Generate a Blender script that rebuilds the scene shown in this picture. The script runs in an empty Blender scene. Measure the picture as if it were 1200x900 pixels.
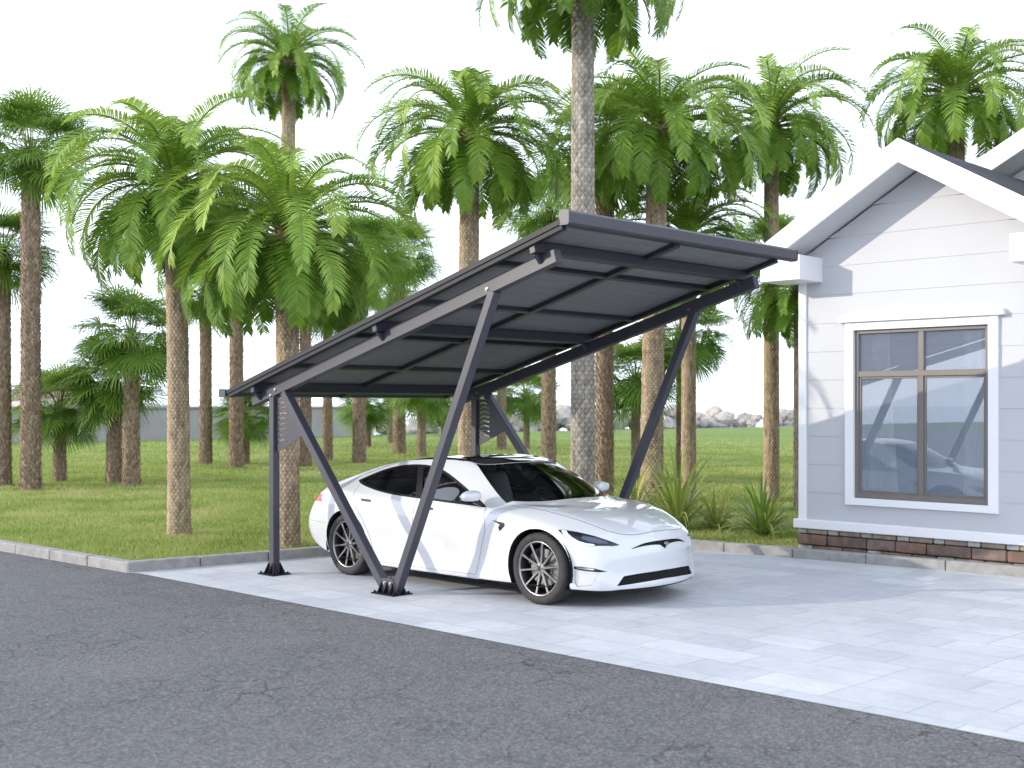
import bpy, bmesh, math, random
import numpy as np
from mathutils import Vector, Matrix, noise
R = math.radians
PI = math.pi
scene = bpy.context.scene
COL = scene.collection
rng = random.Random(7)

# ------------------------------------------------------------------ materials
def new_mat(name):
    m = bpy.data.materials.new(name); m.use_nodes = True
    nt = m.node_tree
    return m, nt, nt.nodes['Principled BSDF']

def sset(node, key, val):
    node.inputs[key].default_value = val

def c4(c):
    return (c[0], c[1], c[2], 1.0)

def nd(nt, typ, **kw):
    n = nt.nodes.new(typ)
    for k, v in kw.items():
        setattr(n, k, v)
    return n

def coords(nt, kind='Object', scale=(1, 1, 1), rot=(0, 0, 0), loc=(0, 0, 0)):
    tc = nd(nt, 'ShaderNodeTexCoord'); mp = nd(nt, 'ShaderNodeMapping')
    nt.links.new(tc.outputs[kind], mp.inputs['Vector'])
    mp.inputs['Scale'].default_value = scale
    mp.inputs['Rotation'].default_value = rot
    mp.inputs['Location'].default_value = loc
    return mp.outputs['Vector']

def tex_noise(nt, vec, scale, detail=4, rough=.55):
    n = nd(nt, 'ShaderNodeTexNoise')
    n.inputs['Scale'].default_value = scale; n.inputs['Detail'].default_value = detail
    n.inputs['Roughness'].default_value = rough
    if vec is not None: nt.links.new(vec, n.inputs['Vector'])
    return n

def ramp(nt, fac, stops):
    r = nd(nt, 'ShaderNodeValToRGB')
    els = r.color_ramp.elements
    while len(els) < len(stops): els.new(.5)
    for e, (p, c) in zip(els, stops):
        e.position = p; e.color = c4(c) if len(c) == 3 else c
    nt.links.new(fac, r.inputs['Fac'])
    return r.outputs['Color']

def mixc(nt, fac, a, b, mode='MIX'):
    m = nd(nt, 'ShaderNodeMix', data_type='RGBA', blend_type=mode)
    for sock, v in ((m.inputs[0], fac), (m.inputs[6], a), (m.inputs[7], b)):
        if isinstance(v, (int, float)): sock.default_value = v
        elif isinstance(v, tuple): sock.default_value = c4(v)
        else: nt.links.new(v, sock)
    return m.outputs[2]

def bump(nt, bsdf, height, strength, dist):
    b = nd(nt, 'ShaderNodeBump')
    b.inputs['Strength'].default_value = strength; b.inputs['Distance'].default_value = dist
    nt.links.new(height, b.inputs['Height']); nt.links.new(b.outputs['Normal'], bsdf.inputs['Normal'])
    return b

def simple(name, col, rough=.5, metal=0, var=.06, scale=6, bmp=0, coat=0, spec=.5, rvar=0):
    """principled with gentle noise variation of colour, optional bump"""
    m, nt, b = new_mat(name)
    sset(b, 'Roughness', rough); sset(b, 'Metallic', metal)
    sset(b, 'Specular IOR Level', spec); sset(b, 'Coat Weight', coat); sset(b, 'Coat Roughness', .03)
    v = coords(nt)
    n = tex_noise(nt, v, scale, 5)
    lo = tuple(max(0, c*(1-var)) for c in col); hi = tuple(min(1, c*(1+var)) for c in col)
    nt.links.new(ramp(nt, n.outputs['Fac'], [(.3, lo), (.7, hi)]), b.inputs['Base Color'])
    if rvar:
        mr = nd(nt, 'ShaderNodeMapRange'); mr.inputs[3].default_value = rough-rvar; mr.inputs[4].default_value = rough+rvar
        nt.links.new(n.outputs['Fac'], mr.inputs[0]); nt.links.new(mr.outputs[0], b.inputs['Roughness'])
    if bmp:
        n2 = tex_noise(nt, v, scale*14, 3)
        bump(nt, b, n2.outputs['Fac'], .4, bmp)
    return m

# ------------------------------------------------------------------ object helpers
def tag(o, label=None, cat=None, group=None, kind=None):
    if label: o['label'] = label
    if cat: o['category'] = cat
    if group: o['group'] = group
    if kind: o['kind'] = kind
    return o

def empty(name, loc=(0, 0, 0), rz=0):
    o = bpy.data.objects.new(name, None); COL.objects.link(o)
    o.empty_display_size = .2; o.location = loc; o.rotation_euler = (0, 0, rz)
    return o

def link(name, me, parent=None):
    o = bpy.data.objects.new(name, me); COL.objects.link(o)
    if parent: o.parent = parent
    return o

def mesh_of(name, verts, faces, mats=(), smooth=False, fmat=None):
    me = bpy.data.meshes.new(name)
    me.from_pydata([tuple(v) for v in verts], [], faces)
    for m in mats: me.materials.append(m)
    if fmat is not None:
        me.polygons.foreach_set('material_index', fmat)
    if smooth: me.polygons.foreach_set('use_smooth', [True]*len(me.polygons))
    me.update()
    return me

class MB:
    """collects boxes, bars, lathes, tubes into one mesh object"""
    def __init__(self): self.v = []; self.f = []
    def add(self, vs, fs):
        n = len(self.v); self.v += [tuple(p) for p in vs]; self.f += [tuple(i+n for i in q) for q in fs]
        return self
    def box(self, x0, x1, y0, y1, z0, z1, c=0.0):
        """box with chamfered edges of size c"""
        if c <= 0:
            vs = [(x, y, z) for z in (z0, z1) for y in (y0, y1) for x in (x0, x1)]
            return self.add(vs, [(0, 2, 3, 1), (4, 5, 7, 6), (0, 1, 5, 4), (2, 6, 7, 3), (0, 4, 6, 2), (1, 3, 7, 5)])
        return self.hull_box(Matrix.Identity(3), Vector(((x0+x1)/2, (y0+y1)/2, (z0+z1)/2)), ((x1-x0)/2, (y1-y0)/2, (z1-z0)/2), c)
    def hull_box(self, rot, cen, half, c):
        hx, hy, hz = half
        vs = []; idx = {}
        for sx in (-1, 1):
            for sy in (-1, 1):
                for sz in (-1, 1):
                    for ax in range(3):
                        p = [sx*(hx-c), sy*(hy-c), sz*(hz-c)]
                        p[ax] = (sx*hx, sy*hy, sz*hz)[ax]
                        idx[(sx, sy, sz, ax)] = len(vs); vs.append(rot @ Vector(p) + cen)
        g = lambda *k: idx[k]
        fs = []
        for s in (-1, 1):
            q = [g(s, -1, -1, 0), g(s, 1, -1, 0), g(s, 1, 1, 0), g(s, -1, 1, 0)]; fs.append(q if s > 0 else q[::-1])
            q = [g(-1, s, -1, 1), g(-1, s, 1, 1), g(1, s, 1, 1), g(1, s, -1, 1)]; fs.append(q if s > 0 else q[::-1])
            q = [g(-1, -1, s, 2), g(1, -1, s, 2), g(1, 1, s, 2), g(-1, 1, s, 2)]; fs.append(q if s > 0 else q[::-1])
        for a in (-1, 1):
            for b in (-1, 1):
                fs.append([g(a, b, -1, 0), g(a, b, 1, 0), g(a, b, 1, 1), g(a, b, -1, 1)])
                fs.append([g(a, -1, b, 0), g(a, 1, b, 0), g(a, 1, b, 2), g(a, -1, b, 2)])
                fs.append([g(-1, a, b, 1), g(1, a, b, 1), g(1, a, b, 2), g(-1, a, b, 2)])
                for d in (-1, 1):
                    fs.append([g(a, b, d, 0), g(a, b, d, 1), g(a, b, d, 2)])
        return self.add(vs, fs)
    def bar(self, p, q, w, h, up=(0, 0, 1), c=.006):
        """rectangular bar from p to q; w across, h along 'up'"""
        p = Vector(p); q = Vector(q); d = q-p; L = d.length; d.normalize()
        s = d.cross(Vector(up)); s.normalize(); u = s.cross(d)
        rot = Matrix((d, s, u)).transposed()
        return self.hull_box(rot, (p+q)/2, (L/2, w/2, h/2), c)
    def tube(self, pts, r, n=8, cap=True):
        pts = [Vector(p) for p in pts]; rs = r if hasattr(r, '__len__') else [r]*len(pts)
        vs = []; fs = []; prev = None
        for i, p in enumerate(pts):
            t = (pts[min(i+1, len(pts)-1)]-pts[max(i-1, 0)]).normalized()
            a = prev if prev is not None else (Vector((0, 0, 1)) if abs(t.z) < .9 else Vector((1, 0, 0)))
            s = (a - t*a.dot(t)).normalized(); prev = s; u = t.cross(s)
            for k in range(n):
                th = 2*PI*k/n; vs.append(p + (s*math.cos(th)+u*math.sin(th))*rs[i])
        for i in range(len(pts)-1):
            for k in range(n):
                fs.append((i*n+k, i*n+(k+1) % n, (i+1)*n+(k+1) % n, (i+1)*n+k))
        if cap: fs += [tuple(range(n))[::-1], tuple((len(pts)-1)*n+k for k in range(n))]
        return self.add(vs, fs)
    def lathe(self, prof, n=32, axis='z', cen=(0, 0, 0)):
        """prof: list of (r, h) along the axis"""
        vs = []; fs = []; cen = Vector(cen)
        for r, h in prof:
            for k in range(n):
                a = 2*PI*k/n
                p = (r*math.cos(a), r*math.sin(a), h) if axis == 'z' else (r*math.cos(a), h, r*math.sin(a))
                vs.append(Vector(p)+cen)
        for i in range(len(prof)-1):
            for k in range(n):
                fs.append((i*n+k, i*n+(k+1) % n, (i+1)*n+(k+1) % n, (i+1)*n+k))
        return self.add(vs, fs)
    def prism(self, poly, axis, a, b):
        """extrude a polygon (list of 2D points) along an axis from a to b"""
        n = len(poly)
        def P(p, t):
            return {'x': (t, p[0], p[1]), 'y': (p[0], t, p[1]), 'z': (p[0], p[1], t)}[axis]
        vs = [P(p, a) for p in poly]+[P(p, b) for p in poly]
        fs = [tuple(range(n))[::-1], tuple(range(n, 2*n))]+[(i, (i+1) % n, n+(i+1) % n, n+i) for i in range(n)]
        return self.add(vs, fs)
    def build(self, name, mat, parent=None, smooth=False, fix=True, angle=None):
        me = mesh_of(name, self.v, self.f, [mat] if mat else [], smooth)
        if fix:
            bm = bmesh.new(); bm.from_mesh(me); bmesh.ops.recalc_face_normals(bm, faces=bm.faces); bm.to_mesh(me); bm.free()
        if angle is not None:
            me.polygons.foreach_set('use_smooth', [True]*len(me.polygons)); me.set_sharp_from_angle(angle=R(angle))
        return link(name, me, parent)

def copy_tree(o, parent=None):
    c = o.copy(); COL.objects.link(c); c.parent = parent
    for ch in [q for q in bpy.data.objects if q.parent == o]: copy_tree(ch, c)
    return c

# ------------------------------------------------------------------ camera, sun, sky
H = 1.95
cam = bpy.data.objects.new('camera', bpy.data.cameras.new('camera')); COL.objects.link(cam)
scene.camera = cam
cam.location = (0, 0, H); cam.rotation_euler = (R(90), 0, math.atan2(.6954, .7187))
cam.data.sensor_width = 36; cam.data.lens = 1420/1200*36; cam.data.shift_y = 25/1200
cam.data.clip_end = 5000; cam.data.clip_start = .1
cam.data.dof.use_dof = True; cam.data.dof.focus_distance = 14.5; cam.data.dof.aperture_fstop = 2.2

SUN = Vector((.77, 1, -.36)).normalized()          # direction the light travels
sun = bpy.data.objects.new('sun', bpy.data.lights.new('sun', 'SUN')); COL.objects.link(sun)
sun.rotation_euler = (-SUN).to_track_quat('Z', 'Y').to_euler()
sun.data.energy = 2.0; sun.data.angle = R(.5); sun.data.color = (1, .90, .77)

w = bpy.data.worlds.new('World'); scene.world = w; w.use_nodes = True
nt = w.node_tree; bg = nt.nodes['Background']
sky = nd(nt, 'ShaderNodeTexSky', sky_type='NISHITA'); sky.sun_disc = False
sky.sun_elevation = math.asin(-SUN.z); sky.sun_rotation = math.atan2(-SUN.x, -SUN.y)
sky.air_density = 1.0; sky.dust_density = 1.2; sky.ozone_density = 1.0
# a bright thin summer haze that whitens the lower sky, clear blue towards the zenith
tc = nd(nt, 'ShaderNodeTexCoord'); sx = nd(nt, 'ShaderNodeSeparateXYZ')
nt.links.new(tc.outputs['Generated'], sx.inputs[0])
hz = nd(nt, 'ShaderNodeMapRange'); hz.inputs[1].default_value = .22; hz.inputs[2].default_value = .75
hz.inputs[3].default_value = 1.0; hz.inputs[4].default_value = .5
nt.links.new(sx.outputs['Z'], hz.inputs[0])
nz = tex_noise(nt, tc.outputs['Generated'], 2.2, 6)
nz.inputs['Scale'].default_value = 2.2
cl = nd(nt, 'ShaderNodeMapRange'); cl.inputs[1].default_value = .35; cl.inputs[2].default_value = .7
cl.inputs[3].default_value = .93; cl.inputs[4].default_value = 1.05
nt.links.new(nz.outputs['Fac'], cl.inputs[0])
mul = nd(nt, 'ShaderNodeMath', operation='MULTIPLY', use_clamp=True)
nt.links.new(hz.outputs[0], mul.inputs[0]); nt.links.new(cl.outputs[0], mul.inputs[1])
skymix = mixc(nt, mul.outputs[0], sky.outputs['Color'], (8.5, 9.3, 10.9))
nt.links.new(skymix, bg.inputs['Color']); bg.inputs['Strength'].default_value = .15

vs = scene.view_settings
scene.display_settings.display_device = 'sRGB'
vs.view_transform = 'Standard'; vs.look = 'None'; vs.gamma = 1; vs.use_curve_mapping = False
vs.exposure = .68

# ================================================================== GROUND
def sheet(name, poly, z, mat, kind='structure'):
    me = mesh_of(name, [(x, y, z) for x, y in poly], [tuple(range(len(poly)))], [mat])
    bm = bmesh.new(); bm.from_mesh(me)
    for f in bm.faces:
        if f.normal.z < 0: f.normal_flip()
    bm.to_mesh(me); bm.free()
    o = link(name, me); o['kind'] = kind
    return o

# --- lawn soil / turf
def lawn_mat():
    m, nt, b = new_mat('lawn')
    v = coords(nt)
    n1 = tex_noise(nt, v, .35, 5); n2 = tex_noise(nt, v, 2.6, 6, .65); n3 = tex_noise(nt, v, 38, 4, .7)
    a = ramp(nt, n1.outputs['Fac'], [(.3, (.15, .235, .05)), (.7, (.21, .30, .08))])
    bcol = ramp(nt, n2.outputs['Fac'], [(.3, (.13, .19, .04)), (.55, (.19, .275, .07)), (.75, (.28, .32, .12))])
    c = ramp(nt, n3.outputs['Fac'], [(.3, (.09, .15, .03)), (.6, (.24, .32, .095))])
    x = mixc(nt, .5, a, bcol); y = mixc(nt, .42, x, c)
    # far strips are mown paler
    v2 = coords(nt, scale=(.02, .22, 1), rot=(0, 0, R(44)))
    n4 = tex_noise(nt, v2, 1.0, 3)
    y = mixc(nt, ramp(nt, n4.outputs['Fac'], [(.42, (0, 0, 0)), (.62, (.35, .35, .35))]), y, (.28, .37, .13))
    nt.links.new(y, b.inputs['Base Color']); sset(b, 'Roughness', .9); sset(b, 'Specular IOR Level', .1)
    bump(nt, b, n3.outputs['Fac'], .9, .05)
    return m
LAWN = lawn_mat()
lawn = sheet('lawn', [(-61, -400), (-61, 20), (-62, 66), (-58, 100), (-40, 300), (60, 600), (400, 600), (400, -400)], 0, LAWN)

wm, nt, b = new_mat('water')
sset(b, 'Base Color', (.25, .33, .36, 1)); sset(b, 'Roughness', .12)
v = coords(nt, scale=(.5, 1.5, 1)); n = tex_noise(nt, v, .8, 4); bump(nt, b, n.outputs['Fac'], .5, .12)
water = sheet('water', [(-4500, -3000), (-4500, 4500), (1500, 4500), (1500, 560), (50, 610), (-41, 299), (-59, 100), (-62.5, 66), (-60.8, 20), (-60.8, -3000)], -.35, wm)
# shore bank closing the step between lawn and water
mb = MB(); pts = [(-60.8, -400), (-61, 20), (-62, 66), (-58, 100), (-40, 300), (60, 600)]
for (ax, ay), (bx, by) in zip(pts, pts[1:]):
    mb.add([(ax, ay, 0), (bx, by, 0), (bx-.6, by, -.4), (ax-.6, ay, -.4)], [(0, 1, 2, 3)])
tag(mb.build('shore', simple('shore_sand', (.42, .39, .31), .9)), kind='structure')

# --- asphalt road
def asphalt():
    m, nt, b = new_mat('asphalt')
    v = coords(nt)
    big = tex_noise(nt, v, .5, 5, .6); mid = tex_noise(nt, v, 3.2, 5, .65); fine = tex_noise(nt, v, 95, 3, .8)
    vo = nd(nt, 'ShaderNodeTexVoronoi'); vo.inputs['Scale'].default_value = 75; nt.links.new(v, vo.inputs['Vector'])
    base = ramp(nt, mid.outputs['Fac'], [(.3, (.078, .077, .079)), (.7, (.134, .132, .135))])
    base = mixc(nt, ramp(nt, big.outputs['Fac'], [(.38, (0, 0, 0)), (.62, (.75, .75, .75))]), base, (.165, .16, .155))
    st = ramp(nt, vo.outputs['Color'], [(.2, (.045, .044, .046)), (.6, (.14, .138, .142)), (.92, (.32, .31, .30))])
    base = mixc(nt, .55, base, st)
    # cracks
    wv = nd(nt, 'ShaderNodeVectorMath', operation='ADD')
    sc = nd(nt, 'ShaderNodeVectorMath', operation='SCALE'); sc.inputs['Scale'].default_value = .28
    wn = tex_noise(nt, v, 2.3, 5, .7)
    nt.links.new(wn.outputs['Color'], sc.inputs[0]); nt.links.new(v, wv.inputs[0]); nt.links.new(sc.outputs[0], wv.inputs[1])
    cr = nd(nt, 'ShaderNodeTexVoronoi', feature='DISTANCE_TO_EDGE'); cr.inputs['Scale'].default_value = 2.6
    nt.links.new(wv.outputs[0], cr.inputs['Vector'])
    cm = ramp(nt, cr.outputs['Distance'], [(.0, (1, 1, 1)), (.022, (0, 0, 0))])
    pm = ramp(nt, tex_noise(nt, v, .9, 3).outputs['Fac'], [(.42, (0, 0, 0)), (.6, (1, 1, 1))])
    cmask = mixc(nt, 1.0, cm, pm, 'MULTIPLY')
    col = mixc(nt, cmask, base, (.022, .022, .024))
    nt.links.new(col, b.inputs['Base Color']); sset(b, 'Roughness', .82); sset(b, 'Specular IOR Level', .35)
    hh = mixc(nt, .5, vo.outputs['Distance'], fine.outputs['Fac'])
    hh = mixc(nt, cmask, hh, (0, 0, 0))
    bump(nt, b, hh, .6, .010)
    return m
road = sheet('road', [(-400, 6.40), (-60, 6.63), (-24, 6.65), (-12.98, 7.09), (-12.8, 7.07), (-5.4, 7.06), (60, 7.3), (60, -60), (-400, -60)], .004, asphalt())

# --- pale stone driveway
def paving():
    m, nt, b = new_mat('driveway_stone')
    v = coords(nt)
    br = nd(nt, 'ShaderNodeTexBrick'); br.offset = .37; br.squash = 1.6; br.squash_frequency = 3
    nt.links.new(coords(nt, rot=(0, 0, R(1.5))), br.inputs['Vector'])
    br.inputs['Scale'].default_value = 1.0; br.inputs['Brick Width'].default_value = .62; br.inputs['Row Height'].default_value = .42
    br.inputs['Mortar Size'].default_value = .006; br.inputs['Mortar Smooth'].default_value = .3; br.inputs['Bias'].default_value = 0
    br.inputs['Color1'].default_value = (.55, .56, .58, 1); br.inputs['Color2'].default_value = (.65, .655, .665, 1)
    br.inputs['Mortar'].default_value = (.40, .40, .41, 1)
    n1 = tex_noise(nt, v, 1.3, 6, .65); n2 = tex_noise(nt, v, 9, 6, .7)
    st = ramp(nt, n1.outputs['Fac'], [(.28, (.78, .79, .81)), (.7, (1.0, 1.0, 1.0))])
    st2 = ramp(nt, n2.outputs['Fac'], [(.3, (.88, .88, .89)), (.65, (1, 1, 1))])
    col = mixc(nt, 1, mixc(nt, 1, br.outputs['Color'], st, 'MULTIPLY'), st2, 'MULTIPLY')
    nt.links.new(col, b.inputs['Base Color']); sset(b, 'Roughness', .62); sset(b, 'Specular IOR Level', .4)
    hh = mixc(nt, br.outputs['Fac'], n2.outputs['Fac'], (0, 0, 0))
    bump(nt, b, hh, .35, .006)
    return m
drive = sheet('driveway', [(-12.98, 7.0), (-12.8, 7.07), (-5.4, 7.06), (60, 7.3), (60, 15.4), (-4.6, 14.1), (-12.2, 13.3)], .008, paving())

# --- kerbs of concrete blocks
KERB = simple('kerb_concrete', (.30, .29, .275), .85, var=.2, scale=7, bmp=.004)
def kerb(name, a, b, inward, size=.92, h=.125, d=.16):
    a = Vector((a[0], a[1], 0)); b = Vector((b[0], b[1], 0)); t = (b-a).normalized(); L = (b-a).length
    nrm = Vector((-t.y, t.x, 0))*inward
    mb = MB(); n = max(1, round(L/size)); rot = Matrix((t, nrm, Vector((0, 0, 1)))).transposed()
    for i in range(n):
        c = a + t*((i+.5)*L/n) + nrm*(d/2+rng.uniform(-.004, .004)); c.z = h/2-.02+rng.uniform(-.003, .003)
        mb.hull_box(rot, c, (L/n/2-.005, d/2, h/2+.02), .012)
    o = mb.build(name, KERB); o['kind'] = 'structure'; return o
kerb('kerb', (-400, 6.31), (-24, 6.56), 1, size=4)
kerb('kerb', (-24, 6.56), (-12.98, 7.0), 1)
kerb('kerb', (-12.98, 7.0), (-12.05, 13.2), 1)
kerb('kerb', (-12.05, 13.2), (-5.27, 13.86), 1)

# concrete block with a sloping face where the kerb ends by the house
mb = MB(); mb.prism([(-5.29, 0), (-5.29, .28), (-5.10, .46), (-4.75, .46), (-4.75, 0)], 'y', 13.72, 14.02)
o = mb.build('concrete_block', simple('pale_concrete', (.55, .54, .52), .85, var=.12, scale=10, bmp=.003))
bv = o.modifiers.new('bevel', 'BEVEL'); bv.width = .012; bv.segments = 2
tag(o, 'pale concrete block with sloping corner at the end of the kerb beside the house', 'concrete block')

# --- real grass blades on the near part of the lawn
def in_lawn(x, y):
    if x > -12.98 + (y-7)*.15 - .17 and y < 13.2+.0: return False
    ky = 6.31+(x+400)*.00066 if x < -24 else 6.56+(x+24)*.04
    if y < ky+.17: return False
    if y >= 13.2 and x > -12.2:
        if y < 13.2+(x+12.05)*.0973+.18: return False
    if x > -8.45: return False
    return True
def grass():
    rs = np.random.RandomState(3)
    V = []; F = []; C = []
    N = 420000
    u = rs.uniform(-60, 980, N); t = rs.uniform(0, 1, N)
    d = 13.2*(72/13.2)**t                                           # denser near by
    d = d
    r = (u-600)/1420*d
    x = .7187*r-.6954*d; y = .6954*r+.7187*d
    keep = np.array([in_lawn(a, b) for a, b in zip(x, y)]) & (rs.rand(N) < np.clip((76-d)/44, 0, 1))
    x = x[keep]; y = y[keep]; d = d[keep]; n = len(x)
    clump = np.array([noise.noise((a*.9, b*.9, 0)) for a, b in zip(x, y)])
    patch = np.array([max(0, noise.noise((a*.22+7, b*.22, 3))) for a, b in zip(x, y)])
    h = (.035+.03*rs.rand(n))*(1+.35*clump)*(.9+.012*d); wd = .0032+.00022*d
    an = rs.uniform(0, 2*PI, n); le = rs.uniform(.1, .8, n)*h; la = rs.uniform(0, 2*PI, n)
    P = np.zeros((n, 3, 3))
    P[:, 0] = np.stack([x-np.cos(an)*wd, y-np.sin(an)*wd, np.full(n, -.004)], 1)
    P[:, 1] = np.stack([x+np.cos(an)*wd, y+np.sin(an)*wd, np.full(n, -.004)], 1)
    P[:, 2] = np.stack([x+np.cos(la)*le, y+np.sin(la)*le, h], 1)
    me = bpy.data.meshes.new('grass')
    me.vertices.add(n*3); me.vertices.foreach_set('co', P.reshape(-1))
    me.loops.add(n*3); me.loops.foreach_set('vertex_index', np.arange(n*3))
    me.polygons.add(n); me.polygons.foreach_set('loop_start', np.arange(n)*3); me.polygons.foreach_set('loop_total', np.full(n, 3))
    at = me.attributes.new('tone', 'FLOAT', 'POINT')
    at.data.foreach_set('value', np.repeat(np.clip(.5+.42*clump+.5*patch+rs.uniform(-.35, .35, n), 0, 1), 3))
    me.update(); me.validate()
    m, nt, b = new_mat('grass_blade')
    a = nd(nt, 'ShaderNodeAttribute', attribute_name='tone')
    col = ramp(nt, a.outputs['Fac'], [(.1, (.19, .265, .05)), (.5, (.34, .41, .10)), (.85, (.46, .48, .175)), (1, (.56, .51, .26))])
    nt.links.new(col, b.inputs['Base Color']); sset(b, 'Roughness', .55); sset(b, 'Specular IOR Level', .25)
    tr = nd(nt, 'ShaderNodeBsdfTranslucent'); nt.links.new(col, tr.inputs['Color'])
    mx = nd(nt, 'ShaderNodeMixShader'); mx.inputs[0].default_value = .35
    nt.links.new(b.outputs[0], mx.inputs[1]); nt.links.new(tr.outputs[0], mx.inputs[2])
    nt.links.new(mx.outputs[0], nt.nodes['Material Output'].inputs['Surface'])
    me.materials.append(m)
    o = link('grass', me); o['kind'] = 'stuff'; o['label'] = 'short green grass blades covering the lawn behind the kerb'; o['category'] = 'grass'
grass()

# ------------------------------------------------------------------ far background
# retaining wall along the shore, left; grey lightened to stand in for haze
mb = MB(); mb.box(-62.6, -62.0, -40, 51, -.4, 1.75, .03); mb.box(-62.7, -61.9, -40, 51.05, 1.75, 1.9, .03)
tag(mb.build('sea_wall', simple('grey_wall', (.33, .315, .30), .9, var=.1, scale=.6)), 'long low grey wall running along the far left edge of the lawn', 'wall')
# sandy bank and houses over the wall
def bank(name, x0, x1, y0, y1, hgt, mat, seed):
    n = 40; k = 8; vs = []; fs = []
    for i in range(n+1):
        for j in range(k+1):
            y = y0+(y1-y0)*i/n; x = x0+(x1-x0)*j/k
            e = math.sin(PI*i/n)**.4*math.sin(PI*j/k)**.6
            vs.append((x, y, -.6+(hgt+.6)*e*(.8+.4*noise.noise((y*.09, x*.06, seed)))))
    for i in range(n):
        for j in range(k): a = i*(k+1)+j; fs.append((a, a+1, a+k+2, a+k+1))
    o = link(name, mesh_of(name, vs, fs, [mat], True)); return o
tag(bank('beach_bank', -120, -75, 28, 62, 3.1, simple('sand', (.52, .43, .33), .95, var=.12, scale=.15), 3.3), kind='structure')
tag(bank('shore_bank', -190, -130, -40, 120, 3.0, simple('far_ground', (.42, .43, .42), .95, var=.15, scale=.05), 8.1), kind='structure')
HW = simple('far_white_wall', (.62, .60, .57), .8); HR = simple('far_roof', (.33, .22, .17), .8); HG = simple('far_glass', (.10, .12, .14), .2)
def far_house(x, y, w, d, h, label):
    e = empty('distant_house', (x, y, -.3), R(rng.uniform(-12, 12)))
    tag(e, label, 'house')
    a = MB(); a.box(-w/2, w/2, -d/2, d/2, 0, h); wl = a.build('wall', HW, e)
    a = MB(); a.prism([(-d/2-.5, h), (0, h+d*.22), (d/2+.5, h), (d/2+.5, h-.25), (-d/2-.5, h-.25)], 'x', -w/2-.5, w/2+.5)
    a.build('roof', HR, e)
    for i in range(5):
        yy = -d/2+d*(i+.5)/5
        a = MB(); a.box(w/2-.05, w/2+.05, yy-d*.06, yy+d*.06, h*.35, h*.75); a.build('window', HG, e)
far_house(-150, 38, 10, 16, 3.6, 'pale distant house beyond the grey wall, furthest to the left')
far_house(-146, 70, 9, 13, 3.2, 'pale distant house half hidden by trunks beyond the end of the grey wall')
# rock breakwater across the water, right
def rocks():
    rs = random.Random(5); bmr = bmesh.new()
    for i in range(260):
        t = rs.random(); y = 62+t*110; x = -74-t*2+rs.gauss(0, 1.5)
        s = rs.uniform(.45, 1.15); z = -.3+abs(rs.gauss(0, .55))+(.4 if abs(x+75) < 1.2 else 0)
        z = min(z, 1.25)
        bm1 = bmesh.new(); bmesh.ops.create_icosphere(bm1, subdivisions=2, radius=s)
        off = rs.random()*50
        for vv in bm1.verts:
            q = vv.co*1.3/s
            vv.co *= 1+.38*noise.noise((q.x+off, q.y, q.z)); vv.co.z *= .75
        for vv in bm1.verts: vv.co += Vector((x, y, z))
        me = bpy.data.meshes.new('t'); bm1.to_mesh(me); bm1.free(); bmr.from_mesh(me); bpy.data.meshes.remove(me)
    me = bpy.data.meshes.new('rock_breakwater'); bmr.to_mesh(me); bmr.free()
    m, nt, b = new_mat('breakwater_rock')
    v = coords(nt); n = tex_noise(nt, v, .45, 4); n2 = tex_noise(nt, v, 3, 5)
    c = ramp(nt, n.outputs['Fac'], [(.32, (.20, .18, .16)), (.5, (.40, .35, .30)), (.72, (.60, .54, .47))])
    c = mixc(nt, .3, c, ramp(nt, n2.outputs['Fac'], [(.3, (.18, .165, .15)), (.7, (.56, .51, .45))]))
    nt.links.new(c, b.inputs['Base Color']); sset(b, 'Roughness', .9)
    me.materials.append(m); o = link('rock_breakwater', me); o['kind'] = 'stuff'
    o['label'] = 'pale boulder breakwater across the water beyond the lawn'; o['category'] = 'rocks'
rocks()

# ================================================================== CARPORT
STEEL = simple('anthracite_steel', (.046, .045, .058), .42, var=.05, scale=3, bmp=.0004, spec=.5, rvar=.05)
STEEL2 = simple('anthracite_trim', (.030, .031, .041), .38, var=.05, scale=3, spec=.5)
EDGE = simple('dark_edge_trim', (.022, .022, .026), .5, spec=.25)
BLACKST = simple('black_steel', (.012, .012, .015), .65, var=.1, spec=.12)
ZINC = simple('zinc_bolt', (.30, .30, .31), .45, metal=1)
def back_mat():
    m, nt, b = new_mat('panel_backsheet')
    v = coords(nt, scale=(60, 1.2, 1)); n = tex_noise(nt, v, 1, 3, .6); v2 = coords(nt, scale=(1.5, 40, 1)); n2 = tex_noise(nt, v2, 1, 2)
    c = ramp(nt, n.outputs['Fac'], [(.3, (.13, .128, .135)), (.7, (.22, .217, .224))])
    c = mixc(nt, .3, c, ramp(nt, n2.outputs['Fac'], [(.3, (.13, .128, .13)), (.7, (.24, .237, .24))]))
    nt.links.new(c, b.inputs['Base Color']); sset(b, 'Roughness', .6)
    return m
def cell_mat():
    m, nt, b = new_mat('solar_cells')
    br = nd(nt, 'ShaderNodeTexBrick'); br.offset = 0
    nt.links.new(coords(nt), br.inputs['Vector']); br.inputs['Scale'].default_value = 1
    br.inputs['Brick Width'].default_value = .165; br.inputs['Row Height'].default_value = .165; br.inputs['Mortar Size'].default_value = .003
    br.inputs['Color1'].default_value = (.008, .012, .03, 1); br.inputs['Color2'].default_value = (.01, .015, .036, 1); br.inputs['Mortar'].default_value = (.12, .13, .15, 1)
    nt.links.new(br.outputs['Color'], b.inputs['Base Color']); sset(b, 'Roughness', .08); sset(b, 'Coat Weight', .6)
    return m
BACK = back_mat(); CELL = cell_mat()
carport = empty('carport', (-9.5, 9.6, 0))
tag(carport, 'dark grey steel carport with a sloping solar panel roof on V-shaped legs', 'carport')
CP = carport
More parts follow.
